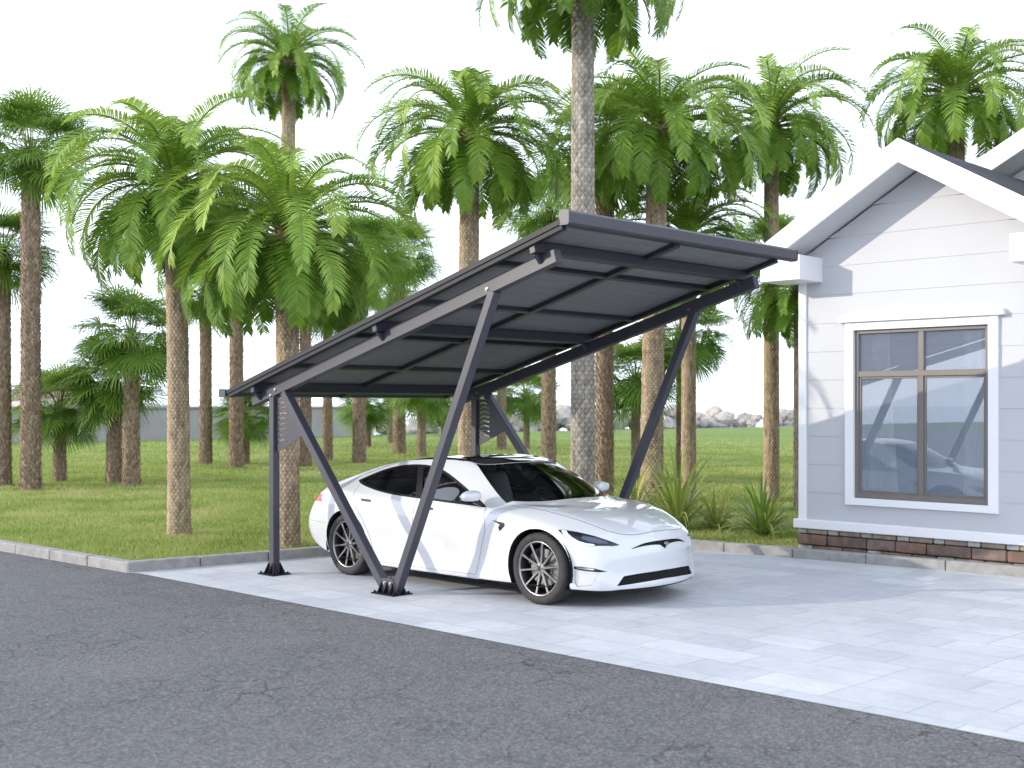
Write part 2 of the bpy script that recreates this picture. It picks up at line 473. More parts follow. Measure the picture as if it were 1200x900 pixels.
def cbuild(mb, name, mat, parent=None, **k):
    """build in world coordinates under the carport (keeps the world place)"""
    o = mb.build(name, mat, parent or CP, **k)
    base = Vector(CP.location)
    o.data.transform(Matrix.Translation(-base))
    return o
SL = .276; zr = lambda x: 3.536+SL*(x+7.061)           # underside of the panels
zb = lambda x: 3.362+.2705*(x+7.28)                    # top of the beams
tdir = Vector((1, 0, SL)).normalized(); ndir = Vector((-SL, 0, 1)).normalized()
def base_plate(x, y, wide):
    a = MB(); hw = .15 if not wide else .18
    a.box(x-hw, x+hw, y-.13, y+.13, .008, .022, .003)
    o = cbuild(a, 'base_plate', BLACKST)
    # triangular stiffeners round the foot
    S = []
    e = .052 if not wide else .10
    for sx in (-1, 1):
        for yy in (-.04, .04):
            s = MB(); S.append(s); s.prism([(x+sx*e, .022), (x+sx*(e+.075), .022), (x+sx*e, .145)], 'y', y+yy-.004, y+yy+.004)
    for sy in (-1, 1):
        for xx in ((-.04, .04) if not wide else (-.09, 0, .09)):
            s = MB(); S.append(s); s.prism([(y+sy*.052, .022), (y+sy*.12, .022), (y+sy*.052, .145)], 'x', x+xx-.004, x+xx+.004)
    for s in S: g = s.build('stiffener', BLACKST, o); g.data.transform(Matrix.Translation(-Vector(CP.location)))
    for sx in (-1, 1):
        for sy in (-1, 1):
            bb = MB(); bb.lathe([(.0, .04), (.012, .04), (.012, .022), (.0, .022)], 6, cen=(x+sx*(hw-.03), y+sy*.1, 0))
            q = bb.build('anchor_bolt', BLACKST, o); q.data.transform(Matrix.Translation(-Vector(CP.location)))
def bolt(x, y, z, side):
    a = MB(); a.lathe([(0, .0), (.022, 0), (.022, .004), (.014, .005), (.014, .014), (0, .016)], 6, 'y')
    a.v = [(p[0]+x, side*p[1]+y, p[2]+z) for p in a.v]
    cbuild(a, 'bolt', ZINC, angle=30)
for fy, side in ((8.115, -1), (11.345, 1)):
    a = MB(); a.bar((-11.655, fy, .02), (-11.655, fy, 2.06), .09, .09, up=(1, 0, 0)); cbuild(a, 'post', STEEL)
    a = MB(); a.bar((-11.44, fy, 2.10), (-9.665, fy, .06), .09, .10, up=(0, 1, 0)); cbuild(a, 'leg', STEEL)
    a = MB(); a.bar((-8.075, fy, 3.03), (-9.50, fy, .04), .09, .10, up=(0, 1, 0)); cbuild(a, 'leg', STEEL)
    a = MB(); a.bar((-12.05, fy, zb(-12.05)-.068), (-7.27, fy, zb(-7.27)-.068), .095, .132, up=(-SL, 0, 1)); cbuild(a, 'beam', STEEL)
    # plate that ties the feet of the two legs
    for ya, yb in ((fy-.058, fy-.048), (fy+.048, fy+.058)):
        a = MB(); a.prism([(-9.70, .02), (-9.46, .02), (-9.46, .12), (-9.50, .17), (-9.66, .17), (-9.70, .12)], 'y', ya, yb); cbuild(a, 'foot_plate', STEEL)
    base_plate(-11.655, fy, False); base_plate(-9.58, fy, True)
    for bx, bz in ((-8.135, 3.045), (-11.57, 2.125), (-11.66, 2.06), (-9.62, .12), (-9.53, .12)):
        for s in (-1, 1): bolt(bx, fy+s*.049 if bz > .2 else fy+s*.058, bz, s)
    # slotted bracing plate between post and leg
    bmg = bmesh.new()
    def loop(pts):
        vv = [bmg.verts.new((p[0], 0, p[1])) for p in pts]
        for i in range(len(vv)): bmg.edges.new((vv[i], vv[(i+1) % len(vv)]))
    lx = lambda z: -11.44+(2.10-z)*(1.775/2.04)-.07
    loop([(-11.615, 2.03), (lx(2.03)+.0, 2.03), (lx(1.62)-.02, 1.62), (lx(1.62)-.05, 1.60), (-11.56, 1.42), (-11.615, 1.42)])
    for i in range(8):
        z = 1.955-i*.062; x0 = -11.585; L = min(.19, lx(z)-x0-.05)
        if L < .05: continue
        sl = []
        for k in range(7):
            q = k/6; sl.append((x0+L*q, z+.02*math.sin(q*PI*1.3)+.10*L*q*2+.008))
        for k in range(6, -1, -1):
            q = k/6; sl.append((x0+L*q, z+.02*math.sin(q*PI*1.3)+.10*L*q*2-.008))
        if sl[6][0] < lx(sl[6][1])-.025: loop(sl)
    bmesh.ops.triangle_fill(bmg, use_beauty=True, edges=bmg.edges[:], use_dissolve=False)
    ret = bmesh.ops.extrude_face_region(bmg, geom=bmg.faces[:])
    for q in ret['geom']:
        if isinstance(q, bmesh.types.BMVert): q.co.y += .006
    for q in bmg.verts: q.co += Vector((0, fy-.003, 0))
    bmesh.ops.recalc_face_normals(bmg, faces=bmg.faces[:])
    me = bpy.data.meshes.new('brace_plate'); bmg.to_mesh(me); bmg.free(); me.materials.append(STEEL)
    me.transform(Matrix.Translation(-Vector(CP.location))); link('brace_plate', me, CP)
# purlins (run across, let into the beams)
Y0, Y1 = 7.93, 11.43
for px in (-7.447, -9.665, -11.864):
    a = MB(); c = zr(px)-.062
    a.bar((px, Y0+.02, c), (px, 11.50, c), .07, .108, up=ndir); cbuild(a, 'purlin', STEEL2)
    # angle brackets at the near beam
    for fy in (8.115, 11.345):
        for s in (-1, 1):
            k = MB(); k.prism([(fy+s*.048, c-.056), (fy+s*.12, c-.056), (fy+s*.12, c-.066), (fy+s*.048, c-.14)], 'x', px-.02, px+.02)
            cbuild(k, 'bracket', STEEL2)
# panels
rows = [-7.067, -7.956, -9.031, -10.081, -11.157, -12.326]
cols = [Y0+.03, 9.614, Y1-.03]
for i in range(5):
    for j in range(2):
        xa, xb = rows[i+1]+.008, rows[i]-.008; ya, yb = cols[j]+.006, cols[j+1]-.006
        def slab(x0, x1, y0, y1, t0, t1):
            mb = MB(); vs = []
            for t in (t0, t1):
                for (x, y) in ((x0, y0), (x1, y0), (x1, y1), (x0, y1)):
                    vs.append(Vector((x, y, zr(x)))+ndir*t)
            mb.add(vs, [(3, 2, 1, 0), (4, 5, 6, 7), (0, 1, 5, 4), (1, 2, 6, 5), (2, 3, 7, 6), (3, 0, 4, 7)]); return mb
        p = cbuild(slab(xa+.02, xb-.02, ya+.02, yb-.02, .006, .012), 'solar_panel', BACK)
        q = slab(xa+.02, xb-.02, ya+.02, yb-.02, .0125, .03).build('cell_sheet', CELL, p); q.data.transform(Matrix.Translation(-Vector(CP.location)))
        fr = MB()
        for s_ in (slab(xa, xa+.03, ya, yb, 0, .034), slab(xb-.03, xb, ya, yb, 0, .034), slab(xa+.03, xb-.03, ya, ya+.03, .001, .034), slab(xa+.03, xb-.03, yb-.03, yb, .001, .034)):
            fr.add(s_.v, s_.f)
        q = fr.build('frame', STEEL2, p); q.data.transform(Matrix.Translation(-Vector(CP.location)))
# cover strips under the joints: long rails up the slope and cross strips
for y, wd in ((Y0+.025, .06), (9.614, .085), (Y1-.02, .07)):
    a = MB(); x0, x1 = -12.326, -7.067
    a.bar(Vector((x0, y, zr(x0)))+ndir*-.022, Vector((x1, y, zr(x1)))+ndir*-.022, wd, .042, up=ndir, c=.003); cbuild(a, 'rail', EDGE if y < 8 else STEEL2)
    if y < 8:
        a = MB(); a.bar(Vector((x0, y-.032, zr(x0)))+ndir*.025, Vector((x1, y-.032, zr(x1)))+ndir*.025, .02, .05, up=ndir, c=.003); cbuild(a, 'edge_trim', EDGE)
for x in rows[1:-1]:
    for ya, yb in ((Y0+.056, 9.571), (9.657, Y1-.056)):
        a = MB(); a.bar((x, ya, zr(x)-.02), (x, yb, zr(x)-.02), .06, .04, up=ndir, c=.003); cbuild(a, 'cross_strip', STEEL2)
# front fascia with end caps, rear gutter
def rail_profile(x, z, w, h, y0, y1, name):
    a = MB(); a.prism([(x-w/2, z), (x+w/2-.015, z), (x+w/2, z+.015), (x+w/2, z+h-.02), (x+w/2-.02, z+h), (x-w/2, z+h)], 'y', y0, y1)
    o = cbuild(a, name, STEEL)
    for yy in (y0, y1):
        s = -1 if yy == y0 else 1
        k = MB(); k.prism([(x-w/2-.004, z-.004), (x+w/2-.013, z-.004), (x+w/2+.004, z+.013), (x+w/2+.004, z+h-.018), (x+w/2-.018, z+h+.004), (x-w/2-.004, z+h+.004)], 'y', yy, yy+s*.006)
        q = k.build('end_cap', STEEL, o); q.data.transform(Matrix.Translation(-Vector(CP.location)))
rail_profile(-7.025, 3.530, .10, .127, Y0-.01, 11.70, 'fascia')
rail_profile(-12.42, 2.05, .13, .09, Y0-.02, 11.48, 'gutter')

# ================================================================== HOUSE
WHITE = simple('white_trim_paint', (.80, .80, .80), .45, var=.015, scale=3)
SIDING = simple('siding_paint', (.485, .49, .505), .55, var=.02, scale=2.5, bmp=.0006)
SOFFIT = simple('soffit_paint', (.6, .605, .62), .55, var=.02)
BRONZE = simple('bronze_sash', (.17, .15, .135), .4, var=.05, scale=5)
def shingle_mat():
    m, nt, b = new_mat('dark_shingle')
    br = nd(nt, 'ShaderNodeTexBrick'); br.offset = .5; nt.links.new(coords(nt, rot=(0, 0, R(90))), br.inputs['Vector'])
    br.inputs['Scale'].default_value = 1; br.inputs['Brick Width'].default_value = .32; br.inputs['Row Height'].default_value = .14; br.inputs['Mortar Size'].default_value = .008
    br.inputs['Color1'].default_value = (.028, .030, .036, 1); br.inputs['Color2'].default_value = (.05, .052, .06, 1); br.inputs['Mortar'].default_value = (.012, .012, .014, 1)
    nt.links.new(br.outputs['Color'], b.inputs['Base Color']); sset(b, 'Roughness', .85)
    n = tex_noise(nt, coords(nt), 60, 3); bump(nt, b, mixc(nt, br.outputs['Fac'], n.outputs['Fac'], (0, 0, 0)), .6, .01)
    return m
SHING = shingle_mat()
house = empty('house', (-6.72, 14.1, 0))
tag(house, 'white clapboard house with a front gable, dark shingle roof and stone base beside the driveway', 'house')
def hb(mb, name, mat, parent=None, **k):
    o = mb.build(name, mat, parent or house, **k); o.data.transform(Matrix.Translation(-Vector(house.location))); return o
WX0, WX1, WY = -8.36, -5.08, 14.1
AX, AZ, RS = -6.72, 5.092, .592            # ridge x, ridge top z, roof slope
topz = lambda x: AZ-.27-abs(x-AX)*RS       # top of wall under the roof
wx0, wx1, wz0, wz1 = -7.60, -5.835, .755, 2.92  # wall opening
# front gable wall made of lapped boards with the window opening left out
def lap_wall(x0, x1, zbot, y, ztop, openings=(), step=.365, thick=.0065):
    mb = MB(); z = zbot
    zmax = max(ztop(x0), ztop(x1), ztop(AX) if x0 < AX < x1 else -9)
    while z < zmax-.01:
        z2 = min(z+step, zmax)
        # horizontal extent at this course, clipped to the roof line
        segs = [(x0, x1)]
        for (a, b, c, d) in openings:
            if z2 > c+.001 and z < d-.001:
                segs = [s for (p, q) in segs for s in ((p, min(q, a)), (max(p, b), q)) if s[1]-s[0] > .01]
        cuts = [z, z2]
        for (a, b, c, d) in openings:
            for e in (c, d):
                if z+.002 < e < z2-.002: cuts.append(e)
        cuts = sorted(set(cuts))
        for za, zb_ in zip(cuts, cuts[1:]):
            sg = [(x0, x1)]
            for (a, b, c, d) in openings:
                if zb_ > c+.001 and za < d-.001:
                    sg = [s for (p, q) in sg for s in ((p, min(q, a)), (max(p, b), q)) if s[1]-s[0] > .01]
            for (p, q) in sg:
                n = max(1, int((q-p)/.2))
                for i in range(n):
                    xa, xb = p+(q-p)*i/n, p+(q-p)*(i+1)/n
                    ta, tb = min(zb_, ztop(xa)), min(zb_, ztop(xb))
                    if ta <= za and tb <= za: continue
                    ta = max(ta, za); tb = max(tb, za)
                    off = lambda zz: y-thick*(1-(zz-z)/step)
                    mb.add([(xa, off(za), za), (xb, off(za), za), (xb, off(tb), tb), (xa, off(ta), ta)], [(0, 1, 2, 3)])
                    if abs(za-z) < 1e-6:
                        mb.add([(xa, y, za), (xb, y, za), (xb, y-thick, za), (xa, y-thick, za)], [(0, 1, 2, 3)])
        z = z2
    return mb
OPEN = [(wx0, wx1, wz0, wz1)]
mb = lap_wall(WX0, WX1, .455, WY, topz, OPEN)
wall = hb(mb, 'wall', SIDING, fix=False)
# reveals and the sides of the front wing
mb = MB(); mb.box(WX0+.02, WX0+.12, WY+.03, 18.2, .02, 4.0); hb(mb, 'wall', SIDING)
mb = MB()   # right side of the wing, with an unseen opening added to light the room
for (y0, y1, z0, z1) in ((WY+.03, 14.35, .02, 4.0), (16.0, 18.2, .02, 4.0), (14.35, 16.0, .02, .6), (14.35, 16.0, 3.1, 4.0)): mb.box(WX1-.12, WX1-.02, y0, y1, z0, z1)
hb(mb, 'wall', SIDING)
mb = MB()
for x in (WX0, WX1-.085):
    mb = MB(); mb.box(x-.012, x+.097, WY-.035, WY+.09, .462, 3.86, .004); hb(mb, 'corner_board', WHITE)
# base trim, stone base
mb = MB(); mb.box(WX0-.06, WX1+.06, WY-.09, WY+.1, .345, .462, .008); hb(mb, 'base_trim', WHITE)
def stone_base():
    tones = [(.20, .125, .095), (.165, .115, .092), (.23, .155, .115), (.28, .225, .17), (.34, .35, .325), (.19, .14, .115)]
    mats = [simple('base_stone', c, .9, var=.3, scale=9, bmp=.006) for c in tones]
    groups = []
    def course(z0, z1, pat, jit):
        x = WX0-.02
        k = 0
        while x < WX1+.0:
            w, t = pat[k % len(pat)]; w *= rng.uniform(.85, 1.15); x2 = min(x+w, WX1+.02)
            if x2-x > .03:
                g = MB(); groups.append((t, g))
                g.hull_box(Matrix.Rotation(rng.uniform(-.012, .012), 3, 'Y'), Vector(((x+x2)/2, WY+.01-rng.uniform(0, jit), (z0+z1)/2)), ((x2-x)/2-.006, .05, (z1-z0)/2-.006), .012)
            x = x2; k += 1
    course(.272, .345, [(.16, 4), (.30, 3)], .02)
    course(.13, .272, [(.46, 0), (.5, 1), (.4, 5)], .025)
    course(.02, .13, [(.2, 4), (.42, 2), (.36, 1)], .02)
    root = MB(); root.box(WX0, WX1, WY+.012, WY+.1, .0, .345)
    base = hb(root, 'stone_base', simple('dark_mortar', (.05, .045, .042), .95))
    for t, g in groups: hb(g, 'stone', mats[t], base)
stone_base()
# roof of the front wing
YF = 13.533
def gable_roof(ax, az, slope, half_l, half_r, y0, y1, thick, parent=None):
    mb = MB()
    for s, hw in ((-1, half_l), (1, half_r)):
        x = ax+s*hw
        prof = [(ax, az), (x, az-hw*slope), (x, az-hw*slope-thick), (ax, az-thick)]
        mb.prism(prof, 'y', y0, y1)
    return mb
hb(gable_roof(AX, AZ+.035, RS, 1.93, 1.93, YF+.05, 18.6, .034), 'roof', SHING)
hb(gable_roof(AX, AZ-.002, RS, 1.9, 1.9, YF+.05, 18.5, .235), 'soffit', SOFFIT)
# rake fascia boards
mb = MB()
for s in (-1, 1):
    x = AX+s*1.9
    mb.prism([(AX, AZ+.037), (x, AZ-1.9*RS+.037), (x, AZ-1.9*RS-.245), (AX, AZ-.245)], 'y', YF, YF+.049)
hb(mb, 'fascia', WHITE)
# eave returns
for x0, x1 in ((AX-1.9, -8.037), (-5.40, AX+1.9)):
    mb = MB(); mb.box(x0, x1, YF+.002, WY+.02, 3.545, 3.86, .006); hb(mb, 'eave_return', WHITE)
for s in (-1, 1):   # eave boards along the sides
    x = AX+s*1.9; mb = MB(); mb.box(min(x, x-s*.56), max(x, x-s*.56), WY+.03, 18.5, 3.60, 3.80); hb(mb, 'eave_board', WHITE)
# window: casing, cap, sashes, panes
win = hb(MB(), 'window', None)
mb = MB(); o_ = .115; yc0 = WY-.05
mb.box(-7.694, wx0+.02, yc0, WY+.02, .685, 3.0, .004); mb.box(wx1-.02, -5.740, yc0, WY+.02, .685, 3.0, .004)
mb.box(wx0+.021, wx1-.021, yc0+.002, WY+.02, 2.90, 2.998, .004); mb.box(wx0+.021, wx1-.021, yc0+.002, WY+.02, .687, .775, .004)
hb(mb, 'casing', WHITE, win)
mb = MB(); mb.box(-7.775, -5.66, WY-.095, WY-.0, 3.001, 3.06, .006); mb.box(-7.76, -5.675, WY-.075, WY-.0, 3.061, 3.078); hb(mb, 'window_cap', WHITE, win)
fy0, fy1 = WY+.0, WY+.06
ix0, ix1, iz0, iz1 = wx0+.02, wx1-.02, .775, 2.90; mx = -6.70; tz = 2.345
mb = MB()
mb.box(ix0, ix0+.05, fy0, fy1, iz0, iz1, .003); mb.box(ix1-.05, ix1, fy0, fy1, iz0, iz1, .003)
mb.box(ix0+.05, ix1-.05, fy0+.001, fy1, iz1-.045, iz1, .003); mb.box(ix0+.05, ix1-.05, fy0+.001, fy1, iz0, iz0+.07, .003)
mb.box(ix0+.05, ix1-.05, fy0+.002, fy1, tz-.035, tz+.035, .003)
mb.box(mx-.035, mx+.035, fy0+.003, fy1, tz+.035, iz1-.045, .003); mb.box(mx-.03, mx+.03, fy0+.003, fy1, iz0+.07, tz-.035, .003)
hb(mb, 'frame', BRONZE, win)
def sash(x0, x1, z0, z1, yy):
    mb = MB(); t = .028
    mb.box(x0, x0+t, yy, yy+.03, z0, z1, .002); mb.box(x1-t, x1, yy, yy+.03, z0, z1, .002)
    mb.box(x0+t, x1-t, yy+.001, yy+.03, z0, z0+t, .002); mb.box(x0+t, x1-t, yy+.001, yy+.03, z1-t, z1, .002)
    hb(mb, 'sash', BRONZE, win)
sash(ix0+.05, mx-.03, iz0+.07, tz-.035, fy0+.02); sash(mx+.03, ix1-.05, iz0+.07, tz-.035, fy0+.024)
def house_glass():
    m, nt, b = new_mat('house_glass')
    glow_diffuse = nd(nt, 'ShaderNodeBsdfDiffuse'); glow_diffuse.inputs['Color'].default_value = (.62, .71, .86, 1)  # pale blue diffuse layer, stands in for a bright interior
    gl = nd(nt, 'ShaderNodeBsdfGlossy'); gl.inputs['Roughness'].default_value = .0; gl.inputs['Color'].default_value = (.9, .95, 1, 1)
    tr = nd(nt, 'ShaderNodeBsdfTransparent'); tr.inputs['Color'].default_value = (.96, .98, 1, 1)
    fr = nd(nt, 'ShaderNodeFresnel'); fr.inputs['IOR'].default_value = 2.3
    mx_ = nd(nt, 'ShaderNodeMixShader'); nt.links.new(fr.outputs[0], mx_.inputs[0]); glow_mix = nd(nt, 'ShaderNodeMixShader'); glow_mix.inputs[0].default_value = .24; nt.links.new(tr.outputs[0], glow_mix.inputs[1]); nt.links.new(glow_diffuse.outputs[0], glow_mix.inputs[2]); nt.links.new(glow_mix.outputs[0], mx_.inputs[1]); nt.links.new(gl.outputs[0], mx_.inputs[2])
    nt.links.new(mx_.outputs[0], nt.nodes['Material Output'].inputs['Surface'])
    return m
HGLASS = house_glass()
for x0, x1, z0, z1 in ((ix0+.05, mx-.035, tz+.035, iz1-.045), (mx+.035, ix1-.05, tz+.035, iz1-.045), (ix0+.078, mx-.058, iz0+.098, tz-.063), (mx+.058, ix1-.078, iz0+.098, tz-.063)):
    mb = MB(); mb.add([(x0-.01, fy0+.035, z0-.01), (x1+.01, fy0+.035, z0-.01), (x1+.01, fy0+.035, z1+.01), (x0-.01, fy0+.035, z1+.01)], [(0, 1, 2, 3)])
    hb(mb, 'pane', HGLASS, win, fix=False)
# unseen side window, added to bring daylight onto the curtains
added_win = hb(MB(), 'window', None); sx0 = WX1-.03
for (y0, y1, z0, z1) in ((14.27, 14.36, .52, 3.18), (15.99, 16.08, .52, 3.18), (14.361, 15.989, .52, .61), (14.361, 15.989, 3.09, 3.18)):
    mb = MB(); mb.box(sx0, sx0+.05, y0, y1, z0, z1, .004); hb(mb, 'casing', WHITE, added_win)
mb = MB(); mb.box(sx0-.03, sx0+.02, 15.145, 15.205, .611, 3.089, .003); hb(mb, 'mullion', BRONZE, added_win)
for y0, y1 in ((14.36, 15.146), (15.204, 15.99)):
    mb = MB(); mb.add([(sx0-.02, y0, .60), (sx0-.02, y1, .60), (sx0-.02, y1, 3.10), (sx0-.02, y0, 3.10)], [(0, 1, 2, 3)]); hb(mb, 'pane', HGLASS, added_win, fix=False)
# the room behind the window
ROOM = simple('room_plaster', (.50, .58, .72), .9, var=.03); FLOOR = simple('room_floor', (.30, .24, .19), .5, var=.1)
mb = MB(); rx0, rx1, ry1 = WX0+.13, WX1-.13, 16.2
mb.add([(rx0, ry1, .4), (rx1, ry1, .4), (rx1, ry1, 3.5), (rx0, ry1, 3.5), (rx0, WY+.09, .4), (rx1, WY+.09, .4), (rx1, WY+.09, 3.5), (rx0, WY+.09, 3.5)],
       [(0, 1, 2, 3), (4, 0, 3, 7), (3, 2, 6, 7)])
for (y0, y1, z0, z1) in ((WY+.09, 14.35, .4, 3.5), (16.0, ry1, .4, 3.5), (14.35, 16.0, .4, .6), (14.35, 16.0, 3.1, 3.5)): mb.add([(rx1, y0, z0), (rx1, y1, z0), (rx1, y1, z1), (rx1, y0, z1)], [(0, 1, 2, 3)])
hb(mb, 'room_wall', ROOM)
mb = MB(); mb.box(rx0, rx1, WY+.09, ry1, .38, .40); hb(mb, 'room_floor', FLOOR)
# inner face of the front wall around the opening
mb = MB()
for (x0, x1, z0, z1) in ((rx0, wx0, .4, 3.5), (wx1, rx1, .4, 3.5), (wx0, wx1, .4, wz0), (wx0, wx1, wz1, 3.5)): mb.box(x0, x1, WY+.03, WY+.085, z0, z1)
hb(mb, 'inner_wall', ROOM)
CURT = None
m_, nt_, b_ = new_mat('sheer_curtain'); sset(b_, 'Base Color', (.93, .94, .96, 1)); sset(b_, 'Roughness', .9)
tr_ = nd(nt_, 'ShaderNodeBsdfTranslucent'); tr_.inputs['Color'].default_value = (.93, .94, .96, 1)
tp_ = nd(nt_, 'ShaderNodeBsdfTransparent'); ma_ = nd(nt_, 'ShaderNodeMixShader'); ma_.inputs[0].default_value = .4; mb_ = nd(nt_, 'ShaderNodeMixShader'); mb_.inputs[0].default_value = .04
nt_.links.new(b_.outputs[0], ma_.inputs[1]); nt_.links.new(tr_.outputs[0], ma_.inputs[2]); nt_.links.new(ma_.outputs[0], mb_.inputs[1]); nt_.links.new(tp_.outputs[0], mb_.inputs[2])
nt_.links.new(mb_.outputs[0], nt_.nodes['Material Output'].inputs['Surface']); CURT = m_
def curtain(x0, x1, xb0, xb1, label):
    n = 90; k = 26; vs = []; fs = []
    for j in range(k+1):
        t = j/k; z = 2.98-t*2.55
        e = t**1.6
        for i in range(n+1):
            q = i/n; x = (x0+(x1-x0)*q)*(1-e)+(xb0+(xb1-xb0)*q)*e
            vs.append((x, 14.24+.035*math.sin(q*2*PI*9+.6*math.sin(3*t))*(0.5+.6*t)+.012*math.sin(q*47), z))
    for j in range(k):
        for i in range(n): a = j*(n+1)+i; fs.append((a, a+1, a+n+2, a+n+1))
    o = link('curtain', mesh_of('curtain', vs, fs, [CURT], True)); tag(o, label, 'curtain', 'curtains behind the house window')
curtain(-7.42, -7.18, -7.58, -7.02, 'white sheer curtain hanging at the left side of the house window')
curtain(-6.22, -6.02, -6.24, -5.80, 'white sheer curtain hanging at the right side of the house window, spreading to the sill')
# main house behind: second gable
GX, GZ, G2 = -3.3, 7.50, .53
mb = lap_wall(-7.0, .4, .0, 17.62, lambda x: GZ-.3-abs(x-GX)*G2); hb(mb, 'wall', SIDING, fix=False)
mb = MB(); mb.box(-6.98, -6.88, 17.66, 26, 0, 5.1); mb.box(.28, .38, 17.66, 26, 0, 5.1); hb(mb, 'wall', SIDING)
hb(gable_roof(GX, GZ+.035, G2, 4.2, 4.2, 17.05, 26.5, .034), 'roof', SHING)
hb(gable_roof(GX, GZ-.002, G2, 4.15, 4.15, 17.05, 26.4, .24), 'soffit', SOFFIT)
mb = MB()
for s in (-1, 1):
    x = GX+s*4.15
    mb.prism([(GX, GZ+.037), (x, GZ-4.15*G2+.037), (x, GZ-4.15*G2-.25), (GX, GZ-.25)], 'y', 17.0, 17.049)
hb(mb, 'fascia', WHITE)

# ================================================================== PALMS AND PLANTS
def leaf_mat(name, lo, mid, hi, transl=.35, rough=.42):
    m, nt, b = new_mat(name)
    a = nd(nt, 'ShaderNodeAttribute', attribute_name='tone')
    col = ramp(nt, a.outputs['Fac'], [(.05, lo), (.5, mid), (.95, hi)])
    nt.links.new(col, b.inputs['Base Color']); sset(b, 'Roughness', rough); sset(b, 'Specular IOR Level', .45)
    tr = nd(nt, 'ShaderNodeBsdfTranslucent'); nt.links.new(mixc(nt, .35, col, (.25, .36, .05)), tr.inputs['Color'])
    mx_ = nd(nt, 'ShaderNodeMixShader'); mx_.inputs[0].default_value = transl
    nt.links.new(b.outputs[0], mx_.inputs[1]); nt.links.new(tr.outputs[0], mx_.inputs[2])
    nt.links.new(mx_.outputs[0], nt.nodes['Material Output'].inputs['Surface'])
    return m
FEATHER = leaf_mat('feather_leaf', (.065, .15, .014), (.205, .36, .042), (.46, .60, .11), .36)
FAN = leaf_mat('fan_leaf', (.095, .19, .026), (.225, .37, .065), (.44, .54, .15), .42)
STRAP = leaf_mat('strap_leaf', (.10, .20, .035), (.26, .37, .075), (.58, .53, .17), .35)
STEM = leaf_mat('leaf_stem', (.17, .24, .05), (.30, .36, .09), (.42, .42, .14), 0, .5)

class Leaves:
    """quad strips with a colour tone per vertex"""
    def __init__(self): self.v = []; self.f = []; self.t = []; self.mi = []
    def quad(self, a, b, c, d, t, mi=0):
        n = len(self.v); self.v += [a, b, c, d]; self.t += [t]*4; self.f.append((n, n+1, n+2, n+3)); self.mi.append(mi)
    def tri(self, a, b, c, t, mi=0):
        n = len(self.v); self.v += [a, b, c]; self.t += [t]*3; self.f.append((n, n+1, n+2)); self.mi.append(mi)
    def strip(self, pts, widths, side, t, mi=0, sides=None):
        """a blade along pts; widths per point; side = sideways vector"""
        n0 = len(self.v)
        for i, (p, wd) in enumerate(zip(pts, widths)):
            s = sides[i] if sides else side
            self.v += [p-s*wd, p+s*wd]; self.t += [t, t]
        for i in range(len(pts)-1):
            k = n0+2*i; self.f.append((k, k+1, k+3, k+2)); self.mi.append(mi)
    def mesh(self, name, mats):
        me = mesh_of(name, self.v, self.f, mats, False, self.mi)
        at = me.attributes.new('tone', 'FLOAT', 'POINT'); at.data.foreach_set('value', self.t)
        return me

def frond(L, rs, base, az, el, length, droop, tone, nl=62, lw=.36):
    """one pinnate frond"""
    h = Vector((math.cos(az), math.sin(az), 0)); up = Vector((0, 0, 1))
    pts = []; p = Vector(base); n = 22; e = el
    twist = rs.uniform(-.35, .35)
    bend = rs.uniform(-.25, .25)
    for i in range(n+1):
        pts.append(p.copy())
        s = i/n
        ang = el - droop*(s**1.25)
        hh = Matrix.Rotation(bend*s, 3, 'Z') @ h
        p = p + (hh*math.cos(ang)+up*math.sin(ang))*(length/n)
    def at(s):
        q = s*n; i = min(int(q), n-1); f = q-i
        t = (pts[i+1]-pts[i]).normalized()
        return pts[i].lerp(pts[i+1], f), t
    sideh = Vector((-math.sin(az), math.cos(az), 0))
    # stem
    for k in range(0, n, 2):
        a, b_ = pts[k], pts[k+2]
        w0 = .020*(1-k/n)+.004; w1 = .020*(1-(k+2)/n)+.004
        t = (b_-a).normalized(); u = sideh.cross(t).normalized()
        L.quad(a-sideh*w0, a+sideh*w0, b_+sideh*w1, b_-sideh*w1, .5, 1)
        L.quad(a-u*w0, a+u*w0, b_+u*w1, b_-u*w1, .5, 1)
    for k in range(nl):
        s = .10+.90*(k+.5)/nl
        c, t = at(s)
        sd = sideh - t*sideh.dot(t); sd.normalize(); nu = sd.cross(t)
        if nu.z < 0 and abs(t.z) < .98: nu = -nu
        sd = (Matrix.Rotation(twist*s, 3, t) @ sd); nu = (Matrix.Rotation(twist*s, 3, t) @ nu)
        ll = lw*min(1, .35+2.6*(s-.08))*(1-.62*max(0, (s-.55)/.45)**1.6)
        fw = .42+.75*s**2                                  # forward lean
        for sg in (-1, 1):
            j = rs.uniform(-.10, .10)
            d0 = (sd*sg*1.0 + t*(fw+j) + nu*rs.uniform(.22, .42)).normalized()
            le = ll*rs.uniform(.86, 1.1)
            m = c+d0*le*.5
            d1 = (d0+Vector((0, 0, -.42))*rs.uniform(.6, 1.1)).normalized()
            e_ = m+d1*le*.5
            wv = d0.cross(nu).normalized()
            wd = .0128
            tt = min(1, max(0, tone+rs.uniform(-.14, .14)+.12*s))  # random leaf tone, tips lightened as if lit
            L.strip([c, m, e_], [wd*.75, wd, .001], wv, tt)

